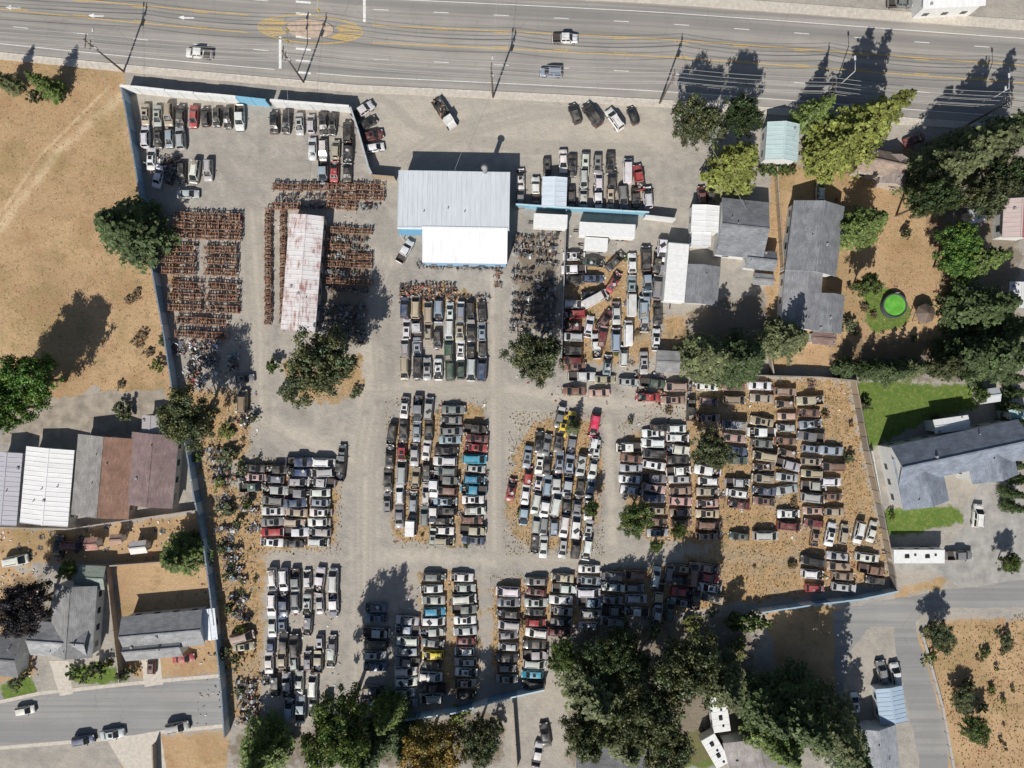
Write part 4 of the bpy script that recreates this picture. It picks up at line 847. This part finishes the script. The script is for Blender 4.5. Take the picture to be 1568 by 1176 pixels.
T=[(1065,190,40,15,'b',OLV),(1135,176,34,17,'b',DG),(1128,252,42,17,'c',YG),(1250,172,26,14,'c',LG),(1310,202,52,25,'c',YG),(1345,180,36,22,'c',YG),(1275,232,30,18,'c',YG),
(1445,262,46,20,'c',OLV),(1500,232,50,22,'c',OLV),(1550,200,36,20,'c',DG),(1430,305,32,17,'b',DG),(1550,270,36,17,'b',DG),(1508,300,36,17,'b',OLV),(1468,365,30,11,'b',BG),(1462,400,28,10,'b',BG),
(1322,345,36,15,'c',LG),(1328,437,22,9,'b',LG),(1208,518,34,14,'c',OLV),(1085,548,42,15,'c',OLV),(1135,550,44,16,'c',DG),(1505,470,44,18,'c',DG),(1525,545,46,19,'c',DG),(1500,400,32,16,'c',LG),(1545,505,36,17,'c',DG),(1480,545,34,14,'c',DG),
(195,350,54,17,'c',DG),(50,582,48,15,'b',BG),(8,625,46,15,'b',BG),(68,130,20,10,'c',LG),(5,122,16,9,'c',OLV),(285,640,46,15,'b',OLV),(275,852,36,11,'c',LG),(45,925,46,12,'b',PUR),(105,872,16,5,'b',LG),
(492,558,60,16,'b',OLV),(820,547,46,15,'b',OLV),(1088,687,34,10,'b',OLV),(972,792,30,8,'b',LG),(878,655,13,6,'c',OLV),(905,778,14,6,'b',LG),(1040,812,14,5,'b',LG),(1005,835,12,4,'b',LG),
(520,1115,62,21,'b',LG),(400,1155,44,14,'c',LG),(592,1095,30,13,'c',LG),(660,1140,52,14,'b',AUT),(735,1130,38,12,'b',OLV),(620,1135,30,12,'c',DG),(560,1150,40,16,'c',DG),(860,1003,28,9,'b',LG),
(915,1060,58,19,'c',OLV),(985,1085,60,20,'b',OLV),(945,1000,46,14,'b',DG),(1050,1020,60,20,'b',OLV),(1105,1045,46,18,'c',OLV),(1020,1140,46,15,'b',OLV),(900,1120,44,16,'b',OLV),(960,1135,40,15,'c',OLV),
(1175,1090,44,17,'c',DG),(1225,1095,56,22,'c',DG),(1270,1115,54,22,'c',OLV),(1190,1130,46,18,'c',LG),(1300,1150,40,15,'c',DG),(1435,970,26,6,'b',OLV),(1545,862,18,5,'b',LG),(1490,1115,24,5,'b',LG),(1470,1070,20,4,'b',OLV),(1500,605,14,5,'b',LG)]
for t in T: tree(*t)
for x in range(1300,1490,16): tree(x,566+R.uniform(-8,8),R.uniform(12,22),R.uniform(6,10),R.choice('bc'),R.choice([DG,OLV]),'hedge_tree')
for x in range(1165,1212,11): tree(x,262,11,2.5,'s',LG,'hedge')
for x in range(1120,1170,14): tree(x,950,17,4,'s',LG)
for x,y,r in ((150,1025,14),(190,1032,12),(20,1050,12),(112,1030,12),(165,1015,10),(205,1028,9),(40,1030,12),(130,1038,10),(350,700,20),(370,720,14),(340,1000,14),(362,1010,12),(345,780,16),(350,880,12),(420,560,16),(440,600,18),(545,600,14),(1300,700,14),(1325,620,10),(1410,690,8),(1365,790,8),(1440,985,16),(1425,1010,12),(1480,1050,14),(1500,1080,12),(1510,1000,10),(190,628,16),(55,150,12),(1540,980,14),(1130,990,20),(950,960,22),(1000,965,18),(1060,955,18),(700,1100,18),(760,1110,16),(1385,360,10),(1300,500,12),(1435,640,8),(240,560,12),(250,520,10),(345,660,16),(320,635,12),(300,700,10),(335,740,12),(365,800,10),(340,840,12),(355,930,13),(372,960,11),(365,1060,12),(380,770,9),(390,640,10)):
    tree(x,y,r,R.uniform(1.2,3),'s',R.choice([LG,OLV,OLV,YG]))
for _ in range(150):
    z_=R.choice([(600,745,615,835),(950,1310,600,830),(950,1310,600,830),(310,390,600,1090),(310,390,600,1090),(310,390,600,1090),(770,1095,890,960),(1100,1340,840,900),(785,915,650,840),(1480,1560,960,1170),(1200,1420,290,520),(390,520,700,840),(865,1010,390,560)])
    tree(R.uniform(z_[0],z_[1]),R.uniform(z_[2],z_[3]),R.uniform(2.5,8),R.uniform(.4,1.4),'s',R.choice([OLV,BRN,BRN,LG,YG]),'weed_shrub')
for x,y in ((196,460),(205,452),(216,512),(225,540),(208,522),(182,590)): tree(x,y,R.uniform(7,12),.8,'s',BRN,'dry_shrub')
for i in range(10): tree(1555+R.uniform(-5,10),580+i*22,12,8,'c',DG,'hedge_tree')
def tufts(name,polys,n,cols,s0,s1):
    rg=np.random.default_rng(5); pts=[]
    for poly in polys:
        X=[p[0] for p in poly];Y=[p[1] for p in poly]; k=int(n*(max(X)-min(X))*(max(Y)-min(Y))/1e5); x=rg.uniform(min(X),max(X),k);y=rg.uniform(min(Y),max(Y),k); m=inpoly(x,y,poly); pts.append(np.stack([x[m],y[m]],1))
    p=np.concatenate(pts); n=len(p); c=np.stack([(p[:,0]-784)/S,(588-p[:,1])/S,rg.uniform(.03,.2,n)],1)
    V=leafquads(c,rg.normal(size=(n,3))*.7+np.array([0,0,.6]),rg.uniform(s0,s1,n),rg); cc=np.array(cols)[rg.integers(0,len(cols),n)]*rg.uniform(.7,1.2,(n,1))
    put(name,quads_mesh(name,V,cc,np.zeros(n),[LEAF]))
OZ=[[(300,600),(385,600),(400,1100),(355,1110),(320,830)],[(390,700),(525,700),(522,850),(395,850)],[(590,610),(745,610),(745,840),(600,840)],[(780,630),(925,630),(925,850),(770,850)],[(945,655),(1060,580),(1300,580),(1345,800),(1000,840)],[(1040,850),(1350,800),(1362,895),(1100,925)],[(750,880),(1100,862),(1110,940),(760,1050)],[(1405,965),(1568,940),(1568,1176),(1475,1176)]]
tufts('dry_grass_tufts',OZ,6000,[(.48,.35,.19),(.36,.25,.13),(.54,.41,.24),(.22,.2,.08),(.28,.19,.11)],.06,.2)
tufts('field_grass',[[(0,90),(188,112),(240,400),(270,600),(0,600)],[(1180,262),(1400,230),(1470,480),(1180,560)]],5000,[(.46,.32,.18),(.36,.25,.14),(.54,.4,.25),(.32,.26,.12)],.04,.13)

# ---------------- light, world, camera
el=math.radians(43); az=math.radians(19.5)
sd=Vector((-math.sin(az)*math.cos(el),-math.cos(az)*math.cos(el),math.sin(el)))
sl=bpy.data.lights.new('sun','SUN'); sl.energy=5.0; sl.angle=math.radians(.5); sl.color=(1,.96,.90)
so=bpy.data.objects.new('sun',sl); so.rotation_euler=(-sd).to_track_quat('-Z','Y').to_euler(); COL.objects.link(so)
w=bpy.data.worlds.new('World'); scene.world=w; w.use_nodes=True; nt=w.node_tree; sk=nt.nodes.new('ShaderNodeTexSky'); sk.sky_type='NISHITA'; sk.sun_disc=False; sk.sun_elevation=el; sk.sun_rotation=math.radians(199.5)
nt.links.new(sk.outputs[0],nt.nodes['Background'].inputs[0]); nt.nodes['Background'].inputs[1].default_value=.066
cam=bpy.data.cameras.new('camera'); cam.sensor_width=36; cam.lens=36*H/(1568/S); cam.clip_end=9000
co_=bpy.data.objects.new('camera',cam); co_.location=(0,0,H); co_.rotation_euler=(0,0,0); COL.objects.link(co_); scene.camera=co_
scene.view_settings.view_transform='Standard'; scene.view_settings.look='None'; scene.view_settings.exposure=0
